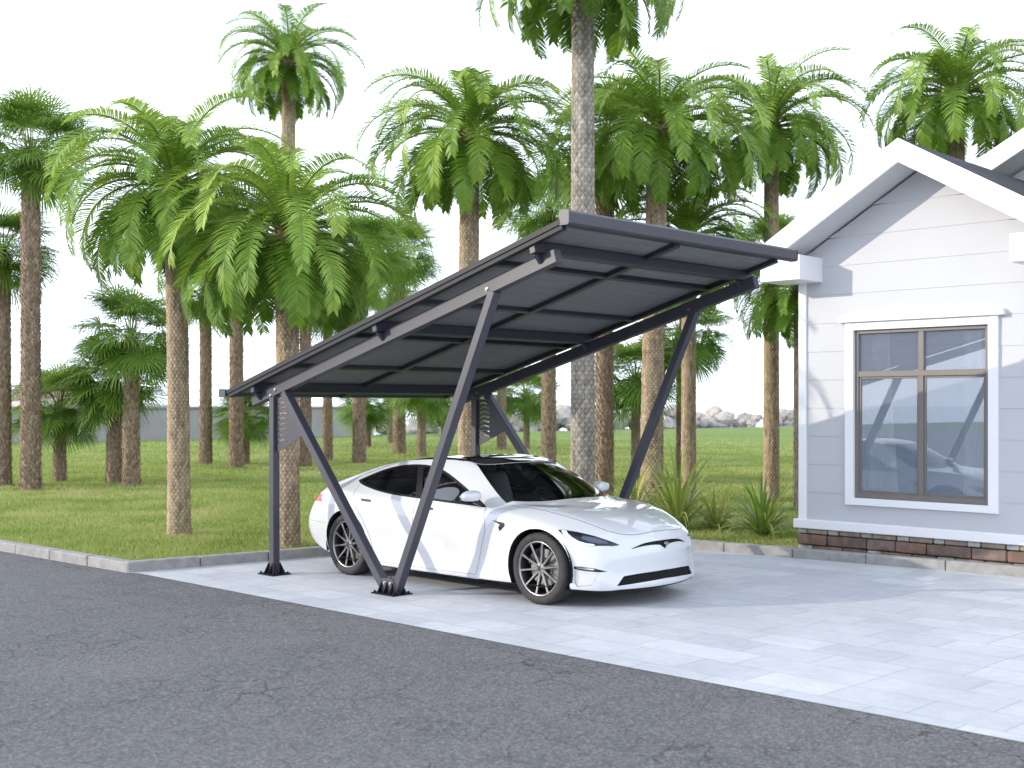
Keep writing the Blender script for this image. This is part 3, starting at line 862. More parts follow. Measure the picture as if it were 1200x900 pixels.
def feather_crown(seed):
    rs = random.Random(seed); L = Leaves(); n = 66
    for i in range(n):
        q = i/(n-1)
        az = i*2.39996+rs.uniform(-.25, .25)
        el = R(74-100*q**.9)+rs.uniform(-.12, .12)
        length = (1.50+.80*math.sin(PI*min(1, .22+.85*q)))*rs.uniform(.88, 1.1)
        droop = R(112+16*math.sin(PI*q))*rs.uniform(.85, 1.15)
        if q > .8: droop = R(68)*rs.uniform(.8, 1.1)
        h = Vector((math.cos(az), math.sin(az), 0))
        base = h*(.05+.09*q)+Vector((0, 0, .10-.34*q))
        tone = .60-.34*q+rs.uniform(-.22, .26)  # random leaf tone plus crown shade in the colour: lower fronds darker
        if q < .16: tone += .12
        frond(L, rs, base, az, el, length, droop, tone)
    # leaf bases wrapping the heart of the crown
    for i in range(90):
        q = i/89; az = i*2.39996; h = Vector((math.cos(az), math.sin(az), 0)); sd = Vector((-h.y, h.x, 0))
        z = .05-.62*q; a = h*(.10+.05*q)+Vector((0, 0, z-.08)); b_ = a+h*.09+Vector((0, 0, .17))
        L.strip([a, (a+b_)/2+h*.015, b_], [.045, .035, .012], sd, rs.uniform(.2, .7), 2)
    return L

def fan_leaf(L, rs, base, az, el, pet, rad, tone):
    h = Vector((math.cos(az), math.sin(az), 0)); up = Vector((0, 0, 1))
    d = h*math.cos(el)+up*math.sin(el); sd = Vector((-h.y, h.x, 0))
    n = 6; p = Vector(base); pts = [p.copy()]
    for i in range(n):
        a = el-.5*(i/n)**1.5; p = p+(h*math.cos(a)+up*math.sin(a))*(pet/n); pts.append(p.copy())
    L.strip(pts, [.018, .015, .012, .011, .010, .009, .008], sd, .4, 1)
    c = pts[-1]; a = el-.55-rs.uniform(0, .35)
    d = h*math.cos(a)+up*math.sin(a); nu = sd.cross(d)
    if nu.z < 0: nu = -nu
    roll = Matrix.Rotation(rs.uniform(-.35, .35), 3, d); s2 = roll @ sd; n2 = roll @ nu
    nb = 34
    for k in range(nb):
        f = (k+.5)/nb*2-1; an = f*R(132)
        dr = d*math.cos(an)+s2*math.sin(an)
        cone = .25*abs(f)
        dr = (dr+n2*(.18-cone*.2)+n2*rs.uniform(-.05, .05)).normalized()
        ll = rad*(1-.30*abs(f)**2)*rs.uniform(.9, 1.06)
        wv = dr.cross(n2).normalized()
        p1 = c+dr*ll*.55
        dd = (dr+Vector((0, 0, -1))*rs.uniform(.12, .45)).normalized()
        p2 = p1+dd*ll*.25
        d3 = (dd+Vector((0, 0, -1))*rs.uniform(.3, .9)).normalized()
        p3 = p2+d3*ll*.22
        tt = min(1, max(0, tone+rs.uniform(-.12, .12)))
        L.strip([c, p1, p2, p3], [.003, .017, .011, .001], wv, tt)

def fan_crown(seed, n=62, sc=1.15):
    rs = random.Random(seed); L = Leaves()
    for i in range(n):
        q = i/(n-1); az = i*2.39996+rs.uniform(-.3, .3)
        el = R(84-112*q)+rs.uniform(-.3, .3)
        h = Vector((math.cos(az), math.sin(az), 0))
        pet = sc*(.46+.26*math.sin(PI*q))*rs.uniform(.7, 1.2)
        fan_leaf(L, rs, h*.07+Vector((0, 0, .12-.30*q)), az, el, pet, sc*.66*rs.uniform(.85, 1.1), .60-.32*q+rs.uniform(-.18, .18))  # lower fans toned darker, crown shade put into the leaf colour
    for i in range(70):
        q = i/69; az = i*2.39996; h = Vector((math.cos(az), math.sin(az), 0)); sd = Vector((-h.y, h.x, 0))
        a = h*(.12)+Vector((0, 0, .0-.5*q)); b_ = a+h*.10+Vector((0, 0, .14))
        L.strip([a, b_], [.04, .008], sd, rs.uniform(.1, .6), 2)
    return L

def bark_mat(name, dark, mid, light, scale):
    m, nt, b = new_mat(name)
    a = nd(nt, 'ShaderNodeAttribute', attribute_name='tone')
    v = coords(nt); n = tex_noise(nt, v, scale, 5, .7)
    v2 = coords(nt, scale=(1, 1, .12)); n2 = tex_noise(nt, v2, scale*2.4, 3, .7)
    base = ramp(nt, a.outputs['Fac'], [(.0, dark), (.45, mid), (1, light)])
    c = mixc(nt, ramp(nt, n.outputs['Fac'], [(.3, (.0, .0, .0)), (.7, (.5, .5, .5))]), base, mid)
    c = mixc(nt, .45, c, mixc(nt, 1, c, ramp(nt, n2.outputs['Fac'], [(.3, (.5, .5, .5)), (.7, (1.4, 1.35, 1.3))]), 'MULTIPLY'))
    nt.links.new(c, b.inputs['Base Color']); sset(b, 'Roughness', .92); sset(b, 'Specular IOR Level', .15)
    bump(nt, b, n2.outputs['Fac'], .7, .012)
    return m
BARK = bark_mat('date_palm_bark', (.115, .08, .05), (.47, .365, .25), (.70, .59, .44), 9)
BARKG = bark_mat('grey_palm_bark', (.10, .085, .07), (.40, .36, .305), (.68, .62, .54), 9)
BARKF = bark_mat('fan_palm_bark', (.15, .105, .075), (.35, .26, .19), (.54, .42, .31), 11)
BOOT = leaf_mat('leaf_base', (.10, .07, .04), (.22, .16, .09), (.30, .26, .12), 0, .8)

def scar_trunk(h, r, seed, mat, nA=16, rowh=.050, lean=(0, 0)):
    """trunk with staggered diamond leaf scars, slightly wider at the foot"""
    rs = random.Random(seed); vs = []; fs = []; tone = []
    m = nA*4; rows = int(h/(rowh/4)); rad = lambda z: r*(1.0+.13*math.exp(-z/.35)-.10*z/h + .16*max(0, (z-h+.55)/.55)**2)
    for i in range(rows+1):
        z = h*i/rows; rr = rad(z); cx = lean[0]*(z/h)**2; cy = lean[1]*(z/h)**2
        for k in range(m):
            u = k/m*nA; vv = z/(rowh*2)
            # diamond lattice
            a = u+vv; b_ = u-vv
            fa = a-math.floor(a); fb = b_-math.floor(b_)
            e = min(fa, 1-fa, fb, 1-fb)*2            # 0 at the edge of the diamond, 1 in the middle
            # each scale: lower lip stands out
            low = fa*(1-fb)
            idn = noise.noise((math.floor(a)*1.7, math.floor(b_)*2.3, seed))
            hgt = min(1, e*3.2)*(.55+.65*low)+.3*idn
            nn = noise.noise((math.cos(2*PI*k/m)*3, math.sin(2*PI*k/m)*3, z*2.2+seed))
            q = rr*(1+.035*nn)+.030*hgt*min(1, r/.15)
            th = 2*PI*k/m
            vs.append((cx+q*math.cos(th), cy+q*math.sin(th), z-.02)); tone.append(min(1, max(0, .02+.62*min(1, e*2.2)*(.55+.6*low)+.45*idn+.2*nn)))
    for i in range(rows):
        for k in range(m):
            fs.append((i*m+k, i*m+(k+1) % m, (i+1)*m+(k+1) % m, (i+1)*m+k))
    me = mesh_of('trunk', vs, fs, [mat], True)
    at = me.attributes.new('tone', 'FLOAT', 'POINT'); at.data.foreach_set('value', tone)
    return me
def shaggy_trunk(h, r, seed, mat):
    """trunk clothed in pointed fibrous leaf bases"""
    rs = random.Random(seed); vs = []; fs = []; tone = []
    m = 18; rows = max(3, int(h/.25)); rad = lambda z: r*(1.0+.10*math.exp(-z/.3)-.08*z/h+.10*max(0, (z-h+.4)/.4))
    for i in range(rows+1):
        z = h*i/rows
        for k in range(m):
            th = 2*PI*k/m; vs.append((rad(z)*.94*math.cos(th), rad(z)*.94*math.sin(th), z-.02)); tone.append(rs.uniform(.05, .4))
    for i in range(rows):
        for k in range(m): fs.append((i*m+k, i*m+(k+1) % m, (i+1)*m+(k+1) % m, (i+1)*m+k))
    dz = .062; N = int(h/dz); na = 15
    for i in range(N):
        for k in range(na):
            th = 2*PI*(k+.5*(i % 2)+rs.uniform(-.2, .2))/na; z = (i+rs.uniform(-.3, .3))*dz
            if z < 0: continue
            q = rad(z); hx, hy = math.cos(th), math.sin(th); w_ = q*.25*rs.uniform(.7, 1.1)
            L_ = rs.uniform(.07, .15); out = rs.uniform(.012, .055)
            n = len(vs)
            vs += [(q*.93*hx-hy*w_, q*.93*hy+hx*w_, z), (q*.93*hx+hy*w_, q*.93*hy-hx*w_, z),
                   ((q+.012)*hx+hy*w_*.5, (q+.012)*hy-hx*w_*.5, z+L_*.5), ((q+.012)*hx-hy*w_*.5, (q+.012)*hy+hx*w_*.5, z+L_*.5),
                   ((q+out)*hx, (q+out)*hy, z+L_)]
            t = rs.uniform(.15, 1.0); tone += [t*.6, t*.6, t, t, t]
            fs += [(n, n+1, n+2, n+3), (n+3, n+2, n+4)]
    me = mesh_of('trunk', vs, fs, [mat], False)
    at = me.attributes.new('tone', 'FLOAT', 'POINT'); at.data.foreach_set('value', tone)
    return me

FE = [feather_crown(s).mesh('crown', [FEATHER, STEM, BOOT]) for s in (11, 23, 37)]
FN = [fan_crown(s).mesh('crown', [FAN, STEM, BOOT]) for s in (5, 17)]

def place_px(u, v):
    d = 1420*H/(v-475); r = (u-600)/1420*d
    return Vector((.7187*r-.6954*d, .6954*r+.7187*d, 0)), d
def palm(kind, u, v, rad, crown_z, label, var=0, scale=1.0, rot=0.0, mat=None, group=None, lean=(0, 0), nA=16, rowh=.050):
    p, d = place_px(u, v)
    e = empty('date_palm' if kind == 'f' else 'fan_palm', p)
    tag(e, label, 'palm tree', group)
    top = crown_z-(.0 if kind == 'f' else .05)
    sd = int(u*7+v)
    me = scar_trunk(top, rad, sd % 97, mat or BARK, nA, rowh, lean) if kind == 'f' else shaggy_trunk(top, rad, sd, mat or BARKF)
    link('trunk', me, e)
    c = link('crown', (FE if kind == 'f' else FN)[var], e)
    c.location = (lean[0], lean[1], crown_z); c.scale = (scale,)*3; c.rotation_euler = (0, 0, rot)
    return e
G1 = 'date palms standing on the lawn'; G2_ = 'fan palms standing on the lawn'
# feather palms: u, v of the foot, trunk radius, crown height
palm('f', 210, 628, .145, 5.3, 'date palm with a slim pale trunk standing in front near the left kerb corner', 0, 1.0, .4, group=G1, lean=(-.06, -.05))
palm('f', 337, 642, .145, 4.35, 'low date palm with a full drooping crown right behind the carport rear post', 1, .98, 3.0, group=G1)
palm('f', 549, 606, .165, 6.75, 'tall date palm behind the car roof, its crown arching over the carport roof', 2, 1.02, 1.0, group=G1, lean=(-.1, .12))
palm('f', 683, 618, .175, 9.3, 'thickest date palm with a grey diamond-scarred trunk behind the car windscreen', 0, 1.05, 3.3, BARKG, group=G1, nA=11, rowh=.075)
palm('f', 764, 600, .185, 7.05, 'tall date palm with a stout trunk beside the carport front leg on the far side', 1, 1.02, 4.4, group=G1, lean=(.12, .05))
palm('f', 807, 590, .13, 5.35, 'short date palm with a slim trunk whose crown rises just over the carport roof', 2, .95, 5.2, group=G1)
palm('f', 904, 587, .14, 7.75, 'tall slim date palm standing on the open lawn just left of the house', 1, 1.0, .2, group=G1)
palm('f', 936, 597, .085, 4.15, 'small date palm half hidden by the left corner of the house', 0, .72, 2.6, group=G1)
palm('f', 1121, 590, .14, 8.2, 'date palm rising behind the house roof', 2, 1.02, 1.9, group=G1)
palm('f', 338, 552, .20, 12.2, 'tallest date palm, its trunk rising behind the low drooping one by the rear post', 0, 1.1, 4.0, group=G1)
# fan palms
FANS = [
 (36, 575, .225, 7.7, 1.15, 'big fan palm with a thick shaggy trunk at the far left'),
 (3, 570, .20, 5.6, 1.12, 'fan palm cut by the left edge of the photo'),
 (70, 565, .16, 1.85, 1.05, 'smallest fan palm of the left cluster with a short shaggy trunk'),
 (134, 567, .19, 2.5, 1.05, 'short fan palm with a dark trunk just left of a taller pair'),
 (154, 570, .20, 3.55, 1.1, 'medium fan palm with a spreading crown left of the slim pale date palm'),
 (241, 545, .205, 5.6, 1.2, 'fan palm just right of the slim pale date palm at the front left'),
 (277, 548, .225, 6.6, 1.2, 'fan palm with a thick trunk between the slim date palm and the carport gutter'),
 (288, 544, .12, 1.5, .95, 'tiny fan palm behind the carport gutter end'),
 (358, 547, .19, 6.0, 1.2, 'fan palm seen just right of the carport rear post'),
 (384, 540, .17, 5.4, 1.2, 'slim fan palm whose trunk stands above the rear wheel under the low roof edge'),
 (421, 543, .22, 7.0, 1.25, 'fan palm with a thick trunk above the car boot'),
 (431, 524, .15, 1.9, 1.2, 'very small fan palm in the distance above the car boot'),
 (457, 520, .15, 7.5, 1.3, 'thin far fan palm seen above the rear side window of the car'),
 (468, 532, .25, 7.9, 1.4, 'tall fan palm whose crown stands against the sky over the middle of the roof edge'),
 (494, 535, .17, 2.6, 1.2, 'fan palm with a short trunk above the car rear door'),
 (520, 528, .14, 2.0, 1.2, 'small far fan palm left of the far rear post'),
 (564, 518, .14, 2.1, 1.2, 'small far fan palm right of the far rear post'),
 (588, 528, .20, 6.8, 1.3, 'fan palm whose trunk shows between the far rear leg and the car roof'),
 (617, 526, .14, 2.3, 1.25, 'low fan palm between the two far legs, behind the windscreen'),
 (643, 548, .23, 8.0, 1.25, 'tall fan palm behind the windscreen whose crown shows over the high roof edge'),
 (708, 588, .19, 7.1, 1.2, 'fan palm with a reddish brown shaggy trunk right of the thick grey date palm'),
 (745, 566, .11, 2.55, 1.05, 'slender fan palm with a low crown behind the far front leg'),
 (797, 562, .10, 3.75, 1.1, 'slender reddish fan palm with a low crown beside the short slim date palm'),
 (905, 556, .12, 6.4, .9, 'far fan palm whose crown peeps out over the house eave'),
]
for i, (u, v, r_, cz, sc, lab) in enumerate(FANS):
    palm('n', u, v, r_, cz, lab, i % 2, sc, i*1.37, group=G2_)

# strap-leaved plants along the kerb
def strap_plant(seed, n, h, spread, yellow):
    rs = random.Random(seed); L = Leaves()
    for i in range(n):
        q = i/n; az = i*2.39996+rs.uniform(-.3, .3); hd = Vector((math.cos(az), math.sin(az), 0)); sd = Vector((-hd.y, hd.x, 0))
        el = R(88-58*q)+rs.uniform(-.12, .12); le = h*rs.uniform(.75, 1.15)*(1-.15*q)
        p = hd*.05*rs.random()+Vector((0, 0, .0)); pts = [p.copy()]; m = 8; dr = R(45+75*q*spread)*rs.uniform(.6, 1.2)
        for k in range(m):
            a = el-dr*(k/m)**1.4; p = p+(hd*math.cos(a)+Vector((0, 0, 1))*math.sin(a))*(le/m); pts.append(p.copy())
        w_ = .021*rs.uniform(.8, 1.3); wd = [w_*.8, w_, w_*1.1, w_*1.1, w_, w_*.85, w_*.6, w_*.35, .001]
        t = min(1, max(0, rs.gauss(.45+yellow, .2)))
        if rs.random() < .08: t = .97
        L.strip(pts, wd, sd, t)
    return L.mesh('leaves', [STRAP])
for (u, v, n, h, sp, ye, lab) in [
    (742, 608, 70, 1.0, .8, .18, 'strap-leaved plant half hidden behind the foot of the far front leg'),
    (768, 618, 50, .8, .9, .25, 'low yellowish strap-leaved plant just behind the car bonnet'),
    (794, 622, 95, 1.45, .8, .12, 'tallest strap-leaved plant behind the car nose, with arching leaves'),
    (838, 622, 60, .85, .9, .28, 'small yellowish strap-leaved plant between two larger ones by the kerb'),
    (893, 629, 75, 1.05, .85, -.02, 'deep green strap-leaved plant by the kerb nearest the house'),
]:
    p, d = place_px(u, v)
    e = link('strap_leaf_plant', strap_plant(int(u), n, h, sp, ye)); e.location = p
    tag(e, lab, 'plant', 'strap-leaved plants along the kerb')

# ================================================================== CAR
# car frame: x forward with 0 at the front axle, y to the left, z up; metres
CAR = empty('parked_car', (-8.019, 9.60, .008))
tag(CAR, 'white electric sedan parked nose out under the carport', 'car')
RAX = -2.985; WR = .352
NS = 14
#        x centre, x edge,   c0 z     c1 y,z          c2 y,z          c3 y,z          c4(edge) y,z
ST = [
 (-3.98, -3.74, .975, (.28, .970), (.50, .950), (.60, .930), (.735, .885)),
 (-3.78, -3.58, 1.025, (.29, 1.022), (.55, 1.005), (.67, .985), (.815, .945)),
 (-3.38, -3.30, 1.120, (.30, 1.116), (.575, 1.098), (.70, 1.070), (.865, .995)),
 (-2.95, -2.95, 1.245, (.30, 1.240), (.565, 1.215), (.695, 1.172), (.880, 1.008)),
 (-2.50, -2.50, 1.352, (.30, 1.347), (.555, 1.318), (.675, 1.268), (.885, .993)),
 (-2.00, -2.00, 1.420, (.30, 1.414), (.545, 1.385), (.655, 1.330), (.888, .966)),
 (-1.58, -1.62, 1.437, (.30, 1.430), (.545, 1.398), (.655, 1.340), (.890, .948)),
 (-1.15, -1.30, 1.402, (.30, 1.393), (.565, 1.350), (.672, 1.275), (.890, .936)),
 (-.72, -.95, 1.215, (.32, 1.205), (.625, 1.165), (.715, 1.115), (.888, .925)),
 (-.32, -.60, .985, (.34, .980), (.690, .966), (.770, .952), (.885, .908)),
 (.00, -.22, .925, (.33, .923), (.655, .925), (.775, .912), (.885, .870)),
 (.36, .10, .870, (.30, .868), (.590, .868), (.725, .858), (.862, .820)),
 (.64, .38, .775, (.26, .774), (.515, .772), (.645, .762), (.800, .735)),
 (.775, .60, .690, (.22, .688), (.420, .682), (.545, .672), (.690, .645)),
]
def _low(i, st):
    b = .975; q = (.90, .905, .925, .94) if i < 7 or i > 9 else (.88, .89, .92, .94)
    f = lambda z, k: z if z < b else b+(z-b)*q[k]
    return (st[0], st[1], f(st[2], 0))+tuple((y, f(z, n+1)) if n < 3 else (y, z) for n, (y, z) in enumerate(st[3:]))
ST = [_low(i_, s_) for i_, s_ in enumerate(ST)]
#        s1 (shoulder)   s2             s3             s4             s5      as (y, z)
SD = [
 ((.805, .80), (.850, .62), (.845, .45), (.80, .30), (.74, .23)),
 ((.880, .865), (.915, .65), (.905, .45), (.86, .29), (.80, .22)),
 ((.945, .895), (.968, .67), (.960, .45), (.92, .27), (.86, .19)),
 ((.965, .900), (.988, .67), (.978, .45), (.955, .25), (.90, .16)),
 ((.955, .880), (.975, .65), (.962, .43), (.955, .235), (.91, .15)),
 ((.945, .862), (.965, .64), (.950, .42), (.952, .23), (.91, .15)),
 ((.943, .850), (.963, .63), (.947, .42), (.952, .23), (.91, .15)),
 ((.944, .842), (.965, .63), (.948, .42), (.952, .23), (.91, .15)),
 ((.948, .836), (.968, .63), (.951, .42), (.954, .23), (.91, .15)),
 ((.960, .825), (.975, .63), (.960, .42), (.956, .23), (.91, .15)),
 ((.968, .792), (.984, .62), (.975, .43), (.960, .24), (.90, .155)),
 ((.955, .745), (.975, .59), (.970, .42), (.955, .25), (.90, .16)),
 ((.880, .665), (.905, .53), (.910, .39), (.900, .25), (.86, .165)),
 ((.735, .575), (.765, .475), (.775, .36), (.775, .235), (.745, .165)),
]
# front and rear faces: x of rows s1..s5 at the centre and how far they sweep back at the corner
FX = [(.812, .60), (.826, .605), (.820, .61), (.832, .625), (.810, .61)]
RX = [(-3.99, -3.77), (-4.06, -3.83), (-4.06, -3.83), (-3.99, -3.76), (-3.88, -3.66)]
N_, J_, K_ = NS-1, 4, 5
def lat_y(i, j, k):
    """sideways fraction for the inner columns of end faces and floor"""
    full = SD[i][4-k][0] if k < 5 else ST[i][6][0]
    cols = [0, ST[i][3][0], ST[i][4][0], ST[i][5][0], ST[i][6][0]]
    return cols[j]/cols[4]*full
def cage_pt(i, j, k):
    s = 1 if j >= 0 else -1; a = abs(j)
    xc, xe = ST[i][0], ST[i][1]
    if k == K_:
        if a == 0: y, z = 0, ST[i][2]
        else: y, z = ST[i][2+a]
        fr = (y/ST[i][6][0])**2
        return (xc+(xe-xc)*fr, s*y, z)
    if a == J_ :
        y, z = SD[i][4-k]
        x = xe
        if i == N_: x = FX[4-k][1]
        if i == 0: x = RX[4-k][1]
        return (x, s*y, z)
    y = lat_y(i, a, k); fr = (y/SD[i][4-k][0])**2
    z = SD[i][4-k][1]
    if i == N_: x = FX[4-k][0]+(FX[4-k][1]-FX[4-k][0])*fr; z += .012*(1-fr)*(1 if k >= 3 else 0)
    elif i == 0: x = RX[4-k][0]+(RX[4-k][1]-RX[4-k][0])*fr; z += .02*(1-fr)*(1 if k >= 3 else 0)
    else: x = xc*(1-fr)+xe*fr
    return (x, s*y, z)
def make_cage():
    idx = {}; vs = []
    def V(i, j, k):
        if (i, j, k) not in idx: idx[(i, j, k)] = len(vs); vs.append(cage_pt(i, j, k))
        return idx[(i, j, k)]
    fs = []
    for i in range(N_):
        for j in range(-J_, J_):
            fs.append((V(i, j, K_), V(i+1, j, K_), V(i+1, j+1, K_), V(i, j+1, K_)))
            fs.append((V(i, j, 0), V(i, j+1, 0), V(i+1, j+1, 0), V(i+1, j, 0)))
        for k in range(K_):
            fs.append((V(i, -J_, k), V(i+1, -J_, k), V(i+1, -J_, k+1), V(i, -J_, k+1)))
            fs.append((V(i, J_, k), V(i, J_, k+1), V(i+1, J_, k+1), V(i+1, J_, k)))
    for j in range(-J_, J_):
        for k in range(K_):
            fs.append((V(N_, j, k), V(N_, j+1, k), V(N_, j+1, k+1), V(N_, j, k+1)))
            fs.append((V(0, j, k), V(0, j, k+1), V(0, j+1, k+1), V(0, j+1, k)))
    return vs, fs
def car_surface():
    vs, fs = make_cage(); T = np.array(vs); n = len(vs)
    me = mesh_of('cage', vs, fs); o = link('cage', me)
    md = o.modifiers.new('s', 'SUBSURF'); md.levels = 2; md.render_levels = 2
    C = T.copy()
    dg = bpy.context.evaluated_depsgraph_get()
    for it in range(7):
        me.vertices.foreach_set('co', C.reshape(-1)); me.update()
        if it == 6: md.levels = 3
        dg.update(); ev = o.evaluated_get(dg).to_mesh()
        E_ = np.zeros(len(ev.vertices)*3); ev.vertices.foreach_get('co', E_); E_ = E_.reshape(-1, 3)
        if it == 6:
            bm = bmesh.new(); bm.from_mesh(ev)
        else:
            C += (T-E_[:n])*.8
        o.evaluated_get(dg).to_mesh_clear()
    bpy.data.objects.remove(o); bpy.data.meshes.remove(me)
    bmesh.ops.recalc_face_normals(bm, faces=bm.faces[:])
    return bm

# ---- paint, glass and trim materials
def paint_mat():
    m, nt, b = new_mat('white_car_paint')
    sset(b, 'Base Color', (.60, .607, .62, 1)); sset(b, 'Roughness', .35); sset(b, 'Coat Weight', 1.0); sset(b, 'Coat Roughness', .02); sset(b, 'Coat IOR', 1.6)
    n = tex_noise(nt, coords(nt), 900, 2); bump(nt, b, n.outputs['Fac'], .03, .0005)
    return m
PAINT = paint_mat()
def glass_mat(name, tint, ior=1.55, gl=(1, 1, 1)):
    m, nt, b = new_mat(name)
    g = nd(nt, 'ShaderNodeBsdfGlossy'); g.inputs['Roughness'].default_value = .005; g.inputs['Color'].default_value = c4(gl)
    t = nd(nt, 'ShaderNodeBsdfTransparent'); t.inputs['Color'].default_value = c4(tint)
    f = nd(nt, 'ShaderNodeFresnel'); f.inputs['IOR'].default_value = ior
    x = nd(nt, 'ShaderNodeMixShader'); nt.links.new(f.outputs[0], x.inputs[0]); nt.links.new(t.outputs[0], x.inputs[1]); nt.links.new(g.outputs[0], x.inputs[2])
    nt.links.new(x.outputs[0], nt.nodes['Material Output'].inputs['Surface'])
    return m
WSG = glass_mat('windscreen_glass', (.80, .83, .83), 1.6); SIDEG = glass_mat('side_glass', (.82, .85, .86), 2.1)
ROOFG, nt, b = new_mat('roof_glass'); sset(b, 'Base Color', (.012, .012, .014, 1)); sset(b, 'Roughness', .05); sset(b, 'Coat Weight', 1.0)
TRIM = simple('gloss_black_trim', (.012, .012, .013), .3, spec=.3); RUBBER = simple('black_rubber', (.02, .02, .02), .75)
CHROME = simple('chrome', (.75, .75, .76), .12, metal=1); SEAM = simple('shut_line', (.42, .42, .425), .8)
BEZEL = simple('lamp_bezel', (.016, .018, .024), .2, coat=.3, spec=.3); DRL = simple('lamp_light_guide', (.80, .82, .84), .25, coat=1); LENS = simple('lamp_lens', (.07, .085, .12), .12, coat=.4)
HANDLE = simple('handle_metal', (.09, .09, .095), .6, spec=.2); TAIL = simple('tail_lamp_red', (.42, .03, .012), .3, coat=.2); UNDER = simple('underbody_plastic', (.014, .014, .014), .85, spec=.15)
CABIN = simple('cabin_dark', (.028, .026, .026), .7); SEATM = simple('seat_leather', (.58, .59, .62), .5)

def car_build():
    bm = car_surface()
    lay = bm.faces.layers.int.new('part')
    def basis(n):
        n = Vector(n).normalized(); up = Vector((0, 0, 1)) if abs(n.z) < .9 else Vector((1, 0, 0))
        ax = up.cross(n).normalized(); ay = n.cross(ax); return ax, ay, n
    def inside(p, poly):
        c = False; j = len(poly)-1
        for i in range(len(poly)):
            (xi, yi), (xj, yj) = poly[i], poly[j]
            if (yi > p[1]) != (yj > p[1]) and p[0] < (xj-xi)*(p[1]-yi)/(yj-yi)+xi: c = not c
            j = i
        return c
    def cut(pts, n, filt, pid, only=None, do_cut=True):
        """knife a closed 3D outline into the skin along direction n and give the faces inside an id"""
        ax, ay, n = basis(n)
        P = [Vector(p) for p in pts]; Q = [(p.dot(ax), p.dot(ay)) for p in P]
        x0 = min(q[0] for q in Q)-.03; x1 = max(q[0] for q in Q)+.03; y0 = min(q[1] for q in Q)-.03; y1 = max(q[1] for q in Q)+.03
        def cand():
            out = []
            for f in bm.faces:
                c = f.calc_center_median()
                if not filt(c): continue
                r = max((v.co-c).length for v in f.verts)
                a, b_ = c.dot(ax), c.dot(ay)
                if x0-r < a < x1+r and y0-r < b_ < y1+r: out.append((f, a, b_, r))
            return out
        if do_cut:
            live = [t[0] for t in cand()]
            for i in range(len(Q)):
                a, b_ = Q[i], Q[(i+1) % len(Q)]
                dx, dy = b_[0]-a[0], b_[1]-a[1]; L_ = math.hypot(dx, dy)
                if L_ < 1e-6: continue
                sel = []; rest = []
                for f in live:
                    if not f.is_valid: continue
                    c = f.calc_center_median(); r = max((v.co-c).length for v in f.verts)
                    px, py = c.dot(ax)-a[0], c.dot(ay)-a[1]
                    t = (px*dx+py*dy)/L_; dd = abs(px*dy-py*dx)/L_
                    (sel if (dd < r+.001 and -r-.004 < t < L_+r+.004) else rest).append(f)
                if not sel: continue
                geom = set(sel)
                for f in sel: geom.update(f.edges); geom.update(f.verts)
                pn = (ax*(-dy)+ay*dx)/L_; co = ax*a[0]+ay*a[1]
                res = bmesh.ops.bisect_plane(bm, geom=list(geom), plane_co=co, plane_no=pn, dist=1e-5)
                live = rest+[g for g in res['geom'] if isinstance(g, bmesh.types.BMFace)]
        for f, a, b_, r in cand():
            c = f.calc_center_median()
            if inside((c.dot(ax), c.dot(ay)), Q) and (only is None or f[lay] in only): f[lay] = pid
    def both(pts, n, filt, pid, only=None, do_cut=True):
        for s in (1, -1):
            cut([(p[0], s*p[1], p[2]) for p in pts], (n[0], s*n[1], n[2]), (lambda c, s=s: c.y*s > 0 and filt(c)), pid, only, do_cut)
    def ribbon(pl, wd):
        """thin closed outline along a 2D polyline"""
        L_ = []; R_ = []
        for i, p in enumerate(pl):
            a = pl[max(i-1, 0)]; b_ = pl[min(i+1, len(pl)-1)]
            dx, dy = b_[0]-a[0], b_[1]-a[1]; q = math.hypot(dx, dy)
            L_.append((p[0]-dy/q*wd, p[1]+dx/q*wd)); R_.append((p[0]+dy/q*wd, p[1]-dx/q*wd))
        return L_+R_[::-1]
    side = lambda pl: [(x, .95, z) for x, z in pl]
    top = lambda pl: [(x, y, 1) for x, y in pl]
    sm = lambda c: abs(c.y) > .5
    def smooth_line(pl, k=4):
        out = []
        for i in range(len(pl)-1):
            p0, p1, p2, p3 = pl[max(i-1, 0)], pl[i], pl[i+1], pl[min(i+2, len(pl)-1)]
            for j in range(k):
                t = j/k
                out.append(tuple(.5*(2*p1[d]+(-p0[d]+p2[d])*t+(2*p0[d]-5*p1[d]+4*p2[d]-p3[d])*t*t+(-p0[d]+3*p1[d]-3*p2[d]+p3[d])*t**3) for d in range(len(p1))))
        return out+[tuple(pl[-1])]
    # wheel arches
    for cx in (0, RAX):
        r = .392
        pl = [(cx+r*math.cos(R(a)), .352+r*math.sin(R(a))) for a in range(-20, 201, 10)]
        pl += [(pl[-1][0], .0), (pl[0][0], .0)]
        both(side(pl), (0, 1, 0), lambda c: abs(c.y) > .60, 99)
    # side windows
    bot = [(-2.955, 1.078), (-2.845, 1.042), (-2.541, .99), (-2.227, .957), (-1.82, .938), (-1.45, .922), (-1.142, .912), (-.765, .900)]
    tp = [(-.765, .908), (-.953, .982), (-1.154, 1.068), (-1.391, 1.166), (-1.58, 1.232), (-1.72, 1.265), (-1.88, 1.285), (-2.1, 1.288), (-2.35, 1.268), (-2.60, 1.218), (-2.80, 1.148), (-2.91, 1.103), (-2.955, 1.08)]
    both(side(smooth_line(bot, 3)+smooth_line(tp, 3)), (0, 1, 0), sm, 4)
    fw = [(-.90, .924), (-1.142, .936), (-1.45, .944), (-1.765, .957)]; fw2 = [(-1.955, 1.264), (-1.85, 1.262), (-1.72, 1.242), (-1.58, 1.206), (-1.40, 1.144), (-1.17, 1.05), (-.99, .972), (-.90, .926)]
